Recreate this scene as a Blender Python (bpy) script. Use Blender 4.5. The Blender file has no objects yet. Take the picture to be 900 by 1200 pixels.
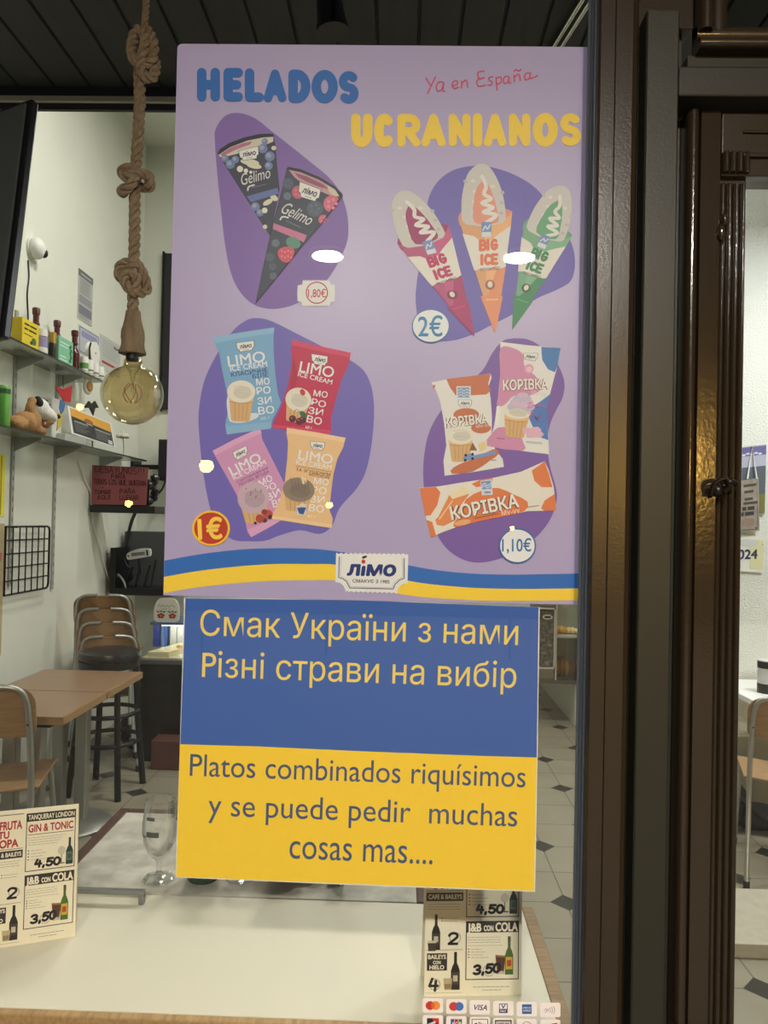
import bpy, bmesh, math, random
from math import sin, cos, pi, radians, sqrt, atan2
from mathutils import Vector, Matrix, Euler, geometry
random.seed(7)
SC = bpy.context.scene
C = SC.collection

# ------------------------------------------------------------------ camera
FPX = 880.0
CAM = Vector((0.0, -1.08, 1.6))
ROT = Matrix.Rotation(radians(1.4), 3, 'Z') @ Matrix.Rotation(radians(90.8), 3, 'X') @ Matrix.Rotation(radians(1.2), 3, 'Z')
cd = bpy.data.cameras.new('camera')
cd.sensor_fit = 'VERTICAL'; cd.sensor_height = 24.0; cd.lens = 24.0 * FPX / 1200.0
cd.clip_start = 0.02; cd.clip_end = 100
co = bpy.data.objects.new('camera', cd); C.objects.link(co)
co.matrix_world = Matrix.Translation(CAM) @ ROT.to_4x4()
SC.camera = co

# ------------------------------------------------------------------ world, exposure, area lights
SC.view_settings.view_transform = 'Standard'
SC.view_settings.look = 'None'
SC.view_settings.gamma = 1.0
SC.view_settings.use_curve_mapping = False
SC.view_settings.exposure = 0.0
SC.cycles.use_denoising = True
SC.cycles.max_bounces = 8
SC.cycles.transparent_max_bounces = 24
SC.cycles.caustics_reflective = False
SC.cycles.caustics_refractive = False
SC.cycles.sample_clamp_indirect = 4.0
wd = bpy.data.worlds.new('night_sky'); SC.world = wd; wd.use_nodes = True
wd.node_tree.nodes['Background'].inputs[0].default_value = (0.55, 0.62, 0.75, 1)
wd.node_tree.nodes['Background'].inputs[1].default_value = 0.03

ROOM_LAMP = 46.0     # watts of each ceiling lamp of the bar
STREET = 1850.0        # emission strength of the two round lamps outside
def area(name, loc, size, power, col, rot=(0, 0, 0), shape='DISK'):
    l = bpy.data.lights.new(name, 'AREA'); l.shape = shape; l.size = size; l.energy = power; l.color = col
    o = bpy.data.objects.new(name, l); C.objects.link(o); o.location = loc; o.rotation_euler = rot
    return o
WARM = (1.0, 0.965, 0.90)
ROOM_LAMPS = [(-0.75, 2.9, 4.62, 1.0), (0.55, 2.9, 4.62, 1.0), (-0.4, 6.3, 4.62, 0.3), (1.1, 5.0, 4.62, 0.9), (2.45, 2.1, 3.4, 1.2)]  # last one is unseen, added to brighten the wall behind the door
for i, p in enumerate(ROOM_LAMPS):
    area('ceiling_lamp_light', (p[0], p[1], p[2] - 0.03), 0.5, ROOM_LAMP * p[3], WARM if i < 4 else (0.93, 0.97, 1.0))
area('facade_fill_light', (0.3, -7.0, 7.5), 1.6, 2500.0, (1.0, 0.95, 0.86), (radians(-52), 0, 0))  # added fill without a fixture, brightens the facade and the posters

# ------------------------------------------------------------------ helpers
def srgb(r, g, b):
    def f(v):
        v /= 255.0
        return v / 12.92 if v <= 0.04045 else ((v + 0.055) / 1.055) ** 2.4
    return (f(r), f(g), f(b), 1.0)

MATS = {}
def mat(name, col, rough=0.5, metal=0.0, spec=0.5, noise=0.0, nscale=20.0, bump=0.0, bscale=60.0, emit=None, estr=0.0, coat=0.0, stretch=None):
    if name in MATS: return MATS[name]
    m = bpy.data.materials.new(name); m.use_nodes = True; MATS[name] = m
    nt = m.node_tree; b = nt.nodes['Principled BSDF']
    c = srgb(*col)
    b.inputs['Base Color'].default_value = c
    b.inputs['Roughness'].default_value = rough
    b.inputs['Metallic'].default_value = metal
    b.inputs['Specular IOR Level'].default_value = spec
    b.inputs['Coat Weight'].default_value = coat
    if emit:
        b.inputs['Emission Color'].default_value = srgb(*emit); b.inputs['Emission Strength'].default_value = estr
    if noise or bump:
        tc = nt.nodes.new('ShaderNodeTexCoord'); mp = nt.nodes.new('ShaderNodeMapping')
        nt.links.new(tc.outputs['Object'], mp.inputs[0])
        if stretch: mp.inputs['Scale'].default_value = stretch
        if noise:
            n = nt.nodes.new('ShaderNodeTexNoise'); n.inputs['Scale'].default_value = nscale; n.inputs['Detail'].default_value = 5
            nt.links.new(mp.outputs[0], n.inputs['Vector'])
            r = nt.nodes.new('ShaderNodeValToRGB')
            r.color_ramp.elements[0].position = 0.3; r.color_ramp.elements[1].position = 0.7
            r.color_ramp.elements[0].color = tuple(max(0, v * (1 - noise)) for v in c[:3]) + (1,)
            r.color_ramp.elements[1].color = tuple(min(1, v * (1 + noise)) for v in c[:3]) + (1,)
            nt.links.new(n.outputs['Fac'], r.inputs[0]); nt.links.new(r.outputs[0], b.inputs['Base Color'])
        if bump:
            n = nt.nodes.new('ShaderNodeTexNoise'); n.inputs['Scale'].default_value = bscale; n.inputs['Detail'].default_value = 3
            nt.links.new(mp.outputs[0], n.inputs['Vector'])
            bp = nt.nodes.new('ShaderNodeBump'); bp.inputs['Strength'].default_value = bump; bp.inputs['Distance'].default_value = 0.01
            nt.links.new(n.outputs['Fac'], bp.inputs['Height']); nt.links.new(bp.outputs[0], b.inputs['Normal'])
    return m

def clear_mat(name, tint, refl0=0.04, rough=0.0, power=5.0, extra=0.0):
    """thin clear glass: light passes straight through, a Fresnel share is mirrored"""
    if name in MATS: return MATS[name]
    m = bpy.data.materials.new(name); m.use_nodes = True; MATS[name] = m
    nt = m.node_tree; nt.nodes.clear()
    out = nt.nodes.new('ShaderNodeOutputMaterial'); mix = nt.nodes.new('ShaderNodeMixShader')
    tr = nt.nodes.new('ShaderNodeBsdfTransparent'); tr.inputs[0].default_value = tuple(tint) + (1,)
    gl = nt.nodes.new('ShaderNodeBsdfGlossy'); gl.inputs['Roughness'].default_value = rough
    lw = nt.nodes.new('ShaderNodeLayerWeight'); lw.inputs[0].default_value = 0.5
    pw = nt.nodes.new('ShaderNodeMath'); pw.operation = 'POWER'; pw.inputs[1].default_value = power
    ma = nt.nodes.new('ShaderNodeMath'); ma.operation = 'MULTIPLY_ADD'; ma.inputs[1].default_value = 1 - refl0; ma.inputs[2].default_value = refl0
    nt.links.new(lw.outputs['Facing'], pw.inputs[0]); nt.links.new(pw.outputs[0], ma.inputs[0])
    nt.links.new(ma.outputs[0], mix.inputs[0]); nt.links.new(tr.outputs[0], mix.inputs[1]); nt.links.new(gl.outputs[0], mix.inputs[2])
    nt.links.new(mix.outputs[0], out.inputs[0])
    return m

def ray(px, py):
    return ROT @ Vector(((px - 450) / FPX, -(py - 600) / FPX, -1.0))
def on(ax, px, py, v):
    d = ray(px, py); return CAM + d * ((v - CAM[ax]) / d[ax])
def onX(px, py, x): return on(0, px, py, x)
def onY(px, py, y): return on(1, px, py, y)
def onZ(px, py, z): return on(2, px, py, z)

def basis_of(o):
    m = Matrix.Identity(4)
    while o is not None:
        m = o.matrix_basis @ m; o = o.parent
    return m

class B:
    def __init__(s): s.bm = bmesh.new(); s.mi = 0
    def _v(s, p): return s.bm.verts.new(Vector(p))
    def _f(s, vs):
        try:
            f = s.bm.faces.new(vs); f.material_index = s.mi; return f
        except ValueError: return None
    def m(s, i): s.mi = i; return s
    def box(s, x0, x1, y0, y1, z0, z1, M=None):
        ps = [(x0,y0,z0),(x1,y0,z0),(x1,y1,z0),(x0,y1,z0),(x0,y0,z1),(x1,y0,z1),(x1,y1,z1),(x0,y1,z1)]
        if M: ps = [M @ Vector(p) for p in ps]
        v = [s._v(p) for p in ps]
        for q in ((3,2,1,0),(4,5,6,7),(0,1,5,4),(1,2,6,5),(2,3,7,6),(3,0,4,7)): s._f([v[i] for i in q])
        return s
    def ring(s, c, u, w, r, n): return [s._v(Vector(c) + u * (r * cos(2*pi*i/n)) + w * (r * sin(2*pi*i/n))) for i in range(n)]
    def bridge(s, a, b):
        n = len(a)
        for i in range(n): s._f([a[i], a[(i+1) % n], b[(i+1) % n], b[i]])
    def cyl(s, p0, p1, r0, r1=None, n=16):
        p0, p1 = Vector(p0), Vector(p1); r1 = r0 if r1 is None else r1
        d = (p1 - p0).normalized(); u = d.orthogonal().normalized(); w = d.cross(u)
        a, b = s.ring(p0, u, w, r0, n), s.ring(p1, u, w, r1, n)
        s.bridge(a, b); s._f(a[::-1]); s._f(b); return s
    def tube(s, pts, r, n=8, closed=False):
        pts = [Vector(p) for p in pts]; k = len(pts); rr = r if isinstance(r, (list, tuple)) else [r] * k
        rings = []; u = None
        for i, p in enumerate(pts):
            if closed: d = (pts[(i+1) % k] - pts[i-1])
            else: d = pts[min(i+1, k-1)] - pts[max(i-1, 0)]
            if d.length < 1e-9: d = Vector((0,0,1))
            d.normalize()
            u = d.orthogonal().normalized() if u is None else (u - d * u.dot(d))
            if u.length < 1e-6: u = d.orthogonal()
            u.normalize(); rings.append(s.ring(p, u, d.cross(u), rr[i], n))
        for a, b in zip(rings, rings[1:]): s.bridge(a, b)
        if closed: s.bridge(rings[-1], rings[0])
        else: s._f(rings[0][::-1]); s._f(rings[-1])
        return s
    def lathe(s, prof, o=(0,0,0), n=32, sx=1.0, sy=1.0):
        o = Vector(o); rings = []
        for r, z in prof:
            if r < 1e-6: rings.append([s._v(o + Vector((0,0,z)))])
            else: rings.append([s._v(o + Vector((sx*r*cos(2*pi*i/n), sy*r*sin(2*pi*i/n), z))) for i in range(n)])
        for a, b in zip(rings, rings[1:]):
            if len(a) == 1 and len(b) == 1: continue
            if len(a) == 1:
                for i in range(n): s._f([a[0], b[(i+1) % n], b[i]][::-1])
            elif len(b) == 1:
                for i in range(n): s._f([a[i], a[(i+1) % n], b[0]])
            else: s.bridge(a, b)
        return s
    def ball(s, c, r, n=20, k=12, M=None):
        r = (r, r, r) if not isinstance(r, (tuple, list)) else r
        c = Vector(c); rings = []
        for j in range(k + 1):
            t = pi * j / k - pi / 2
            if j in (0, k): ps = [(0, 0, sin(t))]
            else: ps = [(cos(t)*cos(2*pi*i/n), cos(t)*sin(2*pi*i/n), sin(t)) for i in range(n)]
            ps = [Vector((p[0]*r[0], p[1]*r[1], p[2]*r[2])) for p in ps]
            if M: ps = [M @ p for p in ps]
            rings.append([s._v(c + p) for p in ps])
        for a, b in zip(rings, rings[1:]):
            if len(a) == 1:
                for i in range(n): s._f([a[0], b[(i+1) % n], b[i]][::-1])
            elif len(b) == 1:
                for i in range(n): s._f([a[i], a[(i+1) % n], b[0]])
            else: s.bridge(a, b)
        return s
    def prism(s, pts, depth):
        """pts 3D outline, extruded by the vector depth"""
        d = Vector(depth); a = [s._v(p) for p in pts]; b = [s._v(Vector(p) + d) for p in pts]
        s._f(a); s._f(b[::-1]); n = len(a)
        for i in range(n): s._f([a[(i+1) % n], a[i], b[i], b[(i+1) % n]])
        return s
    def vprof(s, prof, z0, z1): return s.prism([(x, y, z0) for x, y in prof], (0, 0, z1 - z0))
    def flat(s, pts): s._f([s._v(p) for p in pts]); return s
    def build(s, name, mats, parent=None, smooth=False, bevel=0.0, world=False, recalc=True, sub=0):
        me = bpy.data.meshes.new(name)
        if recalc: bmesh.ops.recalc_face_normals(s.bm, faces=s.bm.faces[:])
        if smooth:
            for f in s.bm.faces: f.smooth = True
        s.bm.to_mesh(me); s.bm.free()
        for m in (mats if isinstance(mats, (list, tuple)) else [mats]): me.materials.append(m)
        o = bpy.data.objects.new(name, me); C.objects.link(o)
        if parent is not None:
            o.parent = parent
            if world: me.transform(basis_of(parent).inverted())
        if bevel:
            b = o.modifiers.new('bevel', 'BEVEL'); b.width = bevel; b.segments = 2; b.limit_method = 'ANGLE'; b.angle_limit = radians(40)
        if smooth and not sub:
            me.set_sharp_from_angle(angle=radians(38))
        if sub:
            q = o.modifiers.new('sub', 'SUBSURF'); q.levels = sub; q.render_levels = sub
        return o

def tag(o, label=None, cat=None, group=None, kind=None):
    if label: o['label'] = label
    if cat: o['category'] = cat
    if group: o['group'] = group
    if kind: o['kind'] = kind
    return o
def thing(name, label, cat, loc=(0,0,0), rot=0.0, group=None):
    o = bpy.data.objects.new(name, None); C.objects.link(o); o.empty_display_size = 0.05
    o.location = loc; o.rotation_euler = rot if isinstance(rot, (tuple, list)) else (0, 0, rot)
    return tag(o, label, cat, group)
def single(o, label, cat, group=None):
    """a thing that is one mesh: move its origin to its base"""
    me = o.data
    xs = [v.co for v in me.vertices]
    c = Vector(((min(v.x for v in xs)+max(v.x for v in xs))/2, (min(v.y for v in xs)+max(v.y for v in xs))/2, min(v.z for v in xs)))
    me.transform(Matrix.Translation(-c)); o.location = c
    return tag(o, label, cat, group)
def struct(o): o['kind'] = 'structure'; return o

def spline(pts, n=6, closed=True):
    out = []; k = len(pts); P = [Vector(p) for p in pts]
    for i in range(k if closed else k - 1):
        if closed: p0, p1, p2, p3 = P[i-1], P[i], P[(i+1) % k], P[(i+2) % k]
        else: p0, p1, p2, p3 = P[max(i-1,0)], P[i], P[i+1], P[min(i+2,k-1)]
        for j in range(n):
            t = j / n
            out.append(0.5*((2*p1)+(p2-p0)*t+(2*p0-5*p1+4*p2-p3)*t*t+(3*p1-p0-3*p2+p3)*t*t*t))
    if not closed: out.append(P[-1])
    return out
def ell(cx, cy, rx, ry=None, n=28, rot=0.0):
    ry = rx if ry is None else ry
    return [(cx + rx*cos(2*pi*i/n)*cos(rot) - ry*sin(2*pi*i/n)*sin(rot), cy + rx*cos(2*pi*i/n)*sin(rot) + ry*sin(2*pi*i/n)*cos(rot)) for i in range(n)]

# ---- printing: flat inks laid over a sheet
TXT = {}
def area2(p): return sum(a[0]*b[1] - b[0]*a[1] for a, b in zip(p, p[1:] + p[:1])) / 2
def inside(q, p):
    c = False
    for a, b in zip(p, p[1:] + p[:1]):
        if (a[1] > q[1]) != (b[1] > q[1]) and q[0] < (b[0]-a[0])*(q[1]-a[1])/(b[1]-a[1]) + a[0]: c = not c
    return c
def text_mesh(s):
    k = s
    if k in TXT: return TXT[k]
    c = bpy.data.curves.new('lettering', 'FONT'); c.body = s
    o = bpy.data.objects.new('lettering', c); C.objects.link(o)
    dg = bpy.context.evaluated_depsgraph_get()
    cu = o.evaluated_get(dg).to_curve(dg)
    loops = []
    for sp in cu.splines:
        p = []
        if sp.type == 'BEZIER':
            bp = sp.bezier_points; n = len(bp)
            for i in range(n):
                a, b = bp[i], bp[(i+1) % n]
                st = (a.handle_right - a.co).cross(b.co - a.co).length < 1e-5 and (b.handle_left - b.co).cross(b.co - a.co).length < 1e-5
                q = [a.co] if st else geometry.interpolate_bezier(a.co, a.handle_right, b.handle_left, b.co, 6)[:-1]
                p += [(v.x, v.y) for v in q]
        else: p = [(v.co.x, v.co.y) for v in sp.points]
        r = []
        for q in p:
            if not r or abs(q[0]-r[-1][0]) + abs(q[1]-r[-1][1]) > 1e-5: r.append(q)
        if len(r) > 2 and abs(r[0][0]-r[-1][0]) + abs(r[0][1]-r[-1][1]) < 1e-5: r.pop()
        if len(r) > 2: loops.append(r)
    o.to_curve_clear(); bpy.data.objects.remove(o); bpy.data.curves.remove(c)
    if not loops: TXT[k] = ([], [], []); return TXT[k]
    own = []
    for n, p in enumerate(loops):       # a hole lies inside a larger outline of the other turning sense
        box = [m for m, q in enumerate(loops) if m != n and abs(area2(q)) > abs(area2(p)) and area2(q) * area2(p) < 0 and all(inside(v, q) for v in p[::3])]
        own.append(min(box, key=lambda m: abs(area2(loops[m]))) if box else None)
    vs, fs, isl = [], [], []
    for n, p in enumerate(loops):
        if own[n] is not None: continue
        grp = [p] + [h for h, o in zip(loops, own) if o == n]
        flat = [v for g in grp for v in g]
        for t in geometry.tessellate_polygon([[Vector((v[0], v[1], 0)) for v in g] for g in grp]):
            base = len(vs); vs += [flat[i] for i in t]; isl += [len(fs)] * 3; fs.append((base, base + 1, base + 2))
    TXT[k] = (vs, fs, isl); return TXT[k]

def ink(col):
    return mat('ink_%d_%d_%d' % tuple(col), col, rough=0.42, spec=0.35)

def arc(cx, cy, rx, ry, a0, a1, n=10):
    return [(cx + rx*cos(radians(a0+(a1-a0)*i/n)), cy + ry*sin(radians(a0+(a1-a0)*i/n))) for i in range(n+1)]
GL = {
 'H': [[(0,0),(0,1)],[(1,0),(1,1)],[(0,.5),(1,.5)]], 'E': [[(1,0),(0,0),(0,1),(1,1)],[(0,.5),(.85,.5)]],
 'L': [[(0,1),(0,0),(1,0)]], 'A': [[(0,0),(.5,1),(1,0)],[(.2,.3),(.8,.3)]],
 'D': [[(0,0),(0,1)] + arc(.3,.5,.7,.5,90,-90) + [(0,0)]], 'O': [arc(.5,.5,.5,.5,0,360,18)],
 'S': [arc(.5,.75,.5,.25,40,270,9) + arc(.5,.25,.5,.25,90,-140,9)], 'U': [[(0,1),(0,.4)] + arc(.5,.4,.5,.4,180,360) + [(1,1)]],
 'B': [[(0,0),(0,1)] + arc(.45,.76,.45,.24,90,-90) + [(0,.52)],arc(.5,.26,.5,.26,90,-90) + [(0,0)]],
 'C': [arc(.55,.5,.55,.5,50,310,12)], 'R': [[(0,0),(0,1)] + arc(.5,.73,.5,.27,90,-90) + [(0,.46)],[(.45,.46),(1,0)]],
 'N': [[(0,0),(0,1),(1,0),(1,1)]], 'I': [[(0,0),(0,1)]], 'Y': [[(0,1),(.5,.5)],[(1,1),(.4,0)]],
 'P': [[(0,0),(0,1)] + arc(.5,.73,.5,.27,90,-90) + [(0,.46)]], 'T': [[(0,1),(1,1)],[(.5,1),(.5,0)]],
 'G': [arc(.5,.5,.5,.5,45,330,12) + [(1,.45),(.6,.45)]], 'Q': [arc(.5,.5,.5,.5,0,360,16),[(.6,.3),(1,0)]],
 'M': [[(0,0),(0,1),(.5,.4),(1,1),(1,0)]], 'V': [[(0,1),(.5,0),(1,1)]], '!': [[(.5,1),(.5,.35)],[(.5,.08),(.5,0)]],
 '1': [[(.1,.75),(.5,1),(.5,0)]], '2': [arc(.5,.72,.5,.28,170,-30,9) + [(0,0),(1,0)]], '3': [arc(.4,.75,.5,.25,150,-90,8),arc(.4,.25,.55,.25,90,-150,8)],
 '4': [[(.3,1),(0,.4),(1,.4)],[(.75,.8),(.7,0)]], '5': [[(1,1),(.2,1),(.1,.55)] + arc(.45,.32,.5,.32,110,-150,9)],
 '0': [arc(.5,.5,.5,.5,0,360,16)], '8': [arc(.5,.75,.42,.25,-90,270,12) + arc(.5,.25,.5,.25,90,450,12)],
 ',': [[(.5,.1),(.3,-.15)]], '€': [arc(.6,.5,.5,.5,50,310,10),[(0,.6),(.8,.6)],[(0,.4),(.75,.4)]],
 '-': [[(.1,.5),(.9,.5)]],
}
class Art:
    """f(x, y, layer) -> world point; every ink is a flat face just in front of the sheet"""
    def __init__(s, f): s.f = f; s.bm = bmesh.new(); s.mats = []; s.cols = {}; s.n = 0
    def idx(s, col):
        col = tuple(col)
        if col not in s.cols: s.cols[col] = len(s.mats); s.mats.append(ink(col))
        return s.cols[col]
    def poly(s, pts, col, L, sm=0):
        if sm: pts = spline([(p[0], p[1], 0) for p in pts], sm)
        s.n = (s.n + 1) % 31; L = L + s.n * 0.009
        vs = [s.bm.verts.new(s.f(p[0], p[1], L)) for p in pts]
        try: f = s.bm.faces.new(vs); f.material_index = s.idx(col)
        except ValueError: pass
        return s
    def rect(s, x0, y0, x1, y1, col, L): return s.poly([(x0,y0),(x1,y0),(x1,y1),(x0,y1)], col, L)
    def ring(s, cx, cy, r0, r1, col, L, n=32):
        a, b = ell(cx, cy, r0, n=n), ell(cx, cy, r1, n=n)
        for i in range(n): s.poly([a[i], a[(i+1) % n], b[(i+1) % n], b[i]], col, L)
        return s
    def stroke(s, pts, w, col, L, cap=True):
        pts = [Vector((p[0], p[1])) for p in pts]
        for a, b in zip(pts, pts[1:]):
            d = b - a
            if d.length < 1e-6: continue
            d.normalize(); n = Vector((-d.y, d.x)) * (w / 2)
            s.poly([a + n, b + n, b - n, a - n], col, L)
        if cap:
            for p in pts: s.poly(ell(p.x, p.y, w / 2, n=12), col, L)
        return s
    def curve(s, pts, w, col, L, n=5): return s.stroke([(p.x, p.y) for p in spline([(q[0], q[1], 0) for q in pts], n, closed=False)], w, col, L)
    def glyph(s, ch, x0, y0, x1, y1, w, col, L, slope=0.0, slant=0.0):
        """letter drawn with a round pen; (x0,y0) bottom left, (x1,y1) top right"""
        for pl in GL[ch]:
            s.stroke([(x0 + (x1-x0)*p[0] + slant*p[1], y0 + (y1-y0)*p[1] + slope*(x1-x0)*p[0]) for p in pl], w, col, L)
        return s
    def pen(s, word, xa, ya, xb, yb, h, w, col, L, gap=0.28, slant=0.0, up=-1):
        """word written with a pen along the base line (xa,ya)-(xb,yb)"""
        nw = {'I': .25, '!': .4, ',': .4, '1': .55, '-': .8, ' ': .6, 'M': 1.25}
        tot = sum(nw.get(c, 1) for c in word) + gap * (len(word) - 1); x = 0.0
        for c in word:
            k = nw.get(c, 1); t0, t1 = x / tot, (x + k) / tot; x += k + gap
            if c == ' ': continue
            X0, X1 = xa + (xb-xa)*t0, xa + (xb-xa)*t1; Y0 = ya + (yb-ya)*t0
            s.glyph(c, X0, Y0, X1, Y0 + up*h, w, col, L, slope=(yb-ya)/((xb-xa) or 1), slant=slant)
        return s
    def text(s, t, xa, ya, xb, yb, h, col, L, bold=0.0, shear=0.0, up=-1):
        """t set with its base line from (xa,ya) to (xb,yb); h is the height of its tallest letter"""
        vs, fs, isl = text_mesh(t)
        if not vs: return s
        x0, x1 = min(v[0] for v in vs) - bold, max(v[0] for v in vs) + bold; y1 = max(v[1] for v in vs) + bold
        A, D = Vector((xa, ya)), Vector((xb - xa, yb - ya)); U = Vector((D.y, -D.x)).normalized() * h
        if up > 0: U = -U
        i = s.idx(col); n = 8 if bold > .03 else 6
        for k in range(n if bold else 1):       # a bold face is the outline printed again with small shifts
            dx, dy = (bold * cos(2*pi*k/n), bold * sin(2*pi*k/n)) if bold else (0, 0)
            bv = []
            for v, w_ in zip(vs, isl):
                q = A + D * ((v[0] + dx - x0) / (x1 - x0)) + U * ((v[1] + dy) / y1) + D.normalized() * (shear * h * (v[1] + dy) / y1)
                bv.append(s.bm.verts.new(s.f(q.x, q.y, L + 0.004 * (w_ % 4) + 0.018 * k)))
            for f in fs:
                try: q = s.bm.faces.new([bv[m] for m in f]); q.material_index = i
                except ValueError: pass
        return s
    def build(s, name, parent, nrm=Vector((0, -1, 0))):
        for f in s.bm.faces:
            f.normal_update()
            if f.normal.dot(nrm) < 0: f.normal_flip()
        me = bpy.data.meshes.new(name); s.bm.to_mesh(me); s.bm.free()
        for m in s.mats: me.materials.append(m)
        o = bpy.data.objects.new(name, me); C.objects.link(o); o.parent = parent
        me.transform(basis_of(parent).inverted())
        return o

# ------------------------------------------------------------------ materials of the place
PAINT = mat('brown_gloss_paint', (48, 38, 26), rough=0.28, spec=0.5, bump=0.035, bscale=240, coat=0.25)
PAINT2 = mat('brown_green_paint', (42, 41, 32), rough=0.42, spec=0.4, bump=0.03, bscale=240)
RUBBER = mat('grey_rubber_gasket', (78, 84, 92), rough=0.35)
WALL = mat('white_plaster', (222, 224, 211), rough=0.85, bump=0.25, bscale=160, noise=0.03, nscale=3)
WALL_R = mat('rough_white_plaster', (222, 223, 214), rough=0.9, bump=0.6, bscale=110)
PLANK = mat('dark_ceiling_boards', (48, 48, 44), rough=0.7, noise=0.15, nscale=6, stretch=(6, 0.6, 1))
DARK = mat('dark_grey_trim', (40, 40, 40), rough=0.6)
TRIML = mat('pale_metal_trim', (205, 200, 184), rough=0.5)
BLACK = mat('black_plastic', (22, 22, 23), rough=0.45)
BLACKM = mat('black_metal', (24, 24, 24), rough=0.4, metal=0.3)
STEEL = mat('grey_steel_tube', (165, 165, 158), rough=0.35, metal=0.75)
ALU = mat('brushed_aluminium', (140, 142, 142), rough=0.4, metal=0.8)
WHITE = mat('white_plastic', (228, 228, 222), rough=0.45)
PAPER = mat('white_paper', (226, 224, 214), rough=0.7)
PLY = mat('beech_plywood', (150, 119, 84), rough=0.45, noise=0.16, nscale=9, stretch=(1, 8, 8))
OAK = mat('oak_edge', (150, 120, 80), rough=0.5, noise=0.22, nscale=14, stretch=(1, 9, 9))
OAKY = mat('oak_edge_lengthwise', (176, 142, 94), rough=0.5, noise=0.25, nscale=14, stretch=(9, 1, 9))
TTOP = mat('brown_table_laminate', (142, 113, 88), rough=0.32, noise=0.08, nscale=10, stretch=(1, 6, 1))
WTOP = mat('cream_laminate', (224, 218, 196), rough=0.38, noise=0.02, nscale=5)
PANE = clear_mat('window_glass', (0.985, 0.99, 0.985), refl0=0.035)
CLEAR = clear_mat('clear_drinking_glass', (0.985, 0.987, 0.98), refl0=0.045, power=1.7)
AMBER = clear_mat('amber_tinted_glass', (0.87, 0.78, 0.56), refl0=0.09, power=2.2)
SHELFG = clear_mat('green_edged_shelf_glass', (0.80, 0.83, 0.80), refl0=0.05, power=4)
def frost(m):       # the shelf glass is frosted: half of it scatters
    nt = m.node_tree; out = [n for n in nt.nodes if n.type == 'OUTPUT_MATERIAL'][0]; src = out.inputs[0].links[0].from_socket
    df = nt.nodes.new('ShaderNodeBsdfDiffuse'); df.inputs[0].default_value = srgb(168, 172, 162); tl = nt.nodes.new('ShaderNodeBsdfTranslucent'); tl.inputs[0].default_value = srgb(176, 180, 170)
    m1 = nt.nodes.new('ShaderNodeMixShader'); m1.inputs[0].default_value = 0.5; nt.links.new(df.outputs[0], m1.inputs[1]); nt.links.new(tl.outputs[0], m1.inputs[2])
    m2 = nt.nodes.new('ShaderNodeMixShader'); m2.inputs[0].default_value = 0.42; nt.links.new(src, m2.inputs[1]); nt.links.new(m1.outputs[0], m2.inputs[2]); nt.links.new(m2.outputs[0], out.inputs[0])
frost(SHELFG)

def floor_material():
    m = bpy.data.materials.new('cream_floor_tiles_with_dark_insets'); m.use_nodes = True
    nt = m.node_tree; N, Lk = nt.nodes.new, nt.links.new; b = nt.nodes['Principled BSDF']
    tc = N('ShaderNodeTexCoord'); sx = N('ShaderNodeSeparateXYZ'); Lk(tc.outputs['Object'], sx.inputs[0])
    def M(op, a, bb=None, c=None):
        n = N('ShaderNodeMath'); n.operation = op
        for i, v in enumerate((a, bb, c)):
            if v is None: continue
            if isinstance(v, (int, float)): n.inputs[i].default_value = v
            else: Lk(v, n.inputs[i])
        return n.outputs[0]
    P = 0.56
    def near(v, off, p):      # distance to the nearest multiple of p
        t = M('ADD', v, -off + 100 * p); f = M('FRACT', M('DIVIDE', t, p))
        return M('MULTIPLY', M('MINIMUM', f, M('SUBTRACT', 1.0, f)), p)
    u, v = sx.outputs[0], sx.outputs[1]
    d1 = M('ADD', near(u, 1.01, P), near(v, 3.555, P))
    d2 = M('ADD', near(u, 1.01 + P/2, P), near(v, 3.555 + P/2, P))
    dark = M('LESS_THAN', M('MINIMUM', d1, d2), 0.068)
    joint = M('LESS_THAN', M('MINIMUM', near(u, 1.01, P/2), near(v, 3.555, P/2)), 0.003)
    nz = N('ShaderNodeTexNoise'); nz.inputs['Scale'].default_value = 5; nz.inputs['Detail'].default_value = 6
    rp = N('ShaderNodeValToRGB'); Lk(nz.outputs['Fac'], rp.inputs[0]); Lk(tc.outputs['Object'], nz.inputs['Vector'])
    rp.color_ramp.elements[0].color = srgb(128, 122, 104); rp.color_ramp.elements[1].color = srgb(152, 146, 128)
    m1 = N('ShaderNodeMix'); m1.data_type = 'RGBA'; Lk(joint, m1.inputs[0]); Lk(rp.outputs[0], m1.inputs[6]); m1.inputs[7].default_value = srgb(92, 88, 76)
    m2 = N('ShaderNodeMix'); m2.data_type = 'RGBA'; Lk(dark, m2.inputs[0]); Lk(m1.outputs[2], m2.inputs[6]); m2.inputs[7].default_value = srgb(50, 48, 43)
    Lk(m2.outputs[2], b.inputs['Base Color']); b.inputs['Roughness'].default_value = 0.35
    return m
FLOOR = floor_material()

# ------------------------------------------------------------------ the room
struct(B().box(-2.3, 3.3, 0.02, 8.3, -0.1, 0.0).build('floor', FLOOR))
struct(B().box(-8, 8, -12, -0.02, -0.12, -0.02).build('ground', mat('street_paving', (92, 90, 86), rough=0.8, noise=0.2, nscale=8)))
struct(B().box(-2.4, -2.2, 0.02, 8.3, 0, 4.7).build('wall_left', WALL))
struct(B().box(-2.2, -0.75, 5.1, 5.3, 0, 4.7).build('wall_pier', WALL))
struct(B().box(-2.3, 3.3, 8.2, 8.4, 0, 4.7).build('wall_back', WALL))
struct(B().box(3.2, 3.4, 0.02, 8.3, 0, 4.7).build('wall_right', WALL))
struct(B().box(1.72, 3.2, 3.3, 3.42, 0, 4.7).build('wall_partition', WALL_R))
struct(B().box(-2.4, 3.4, 1.46, 8.4, 4.7, 4.8).build('ceiling_main', WALL))
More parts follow.
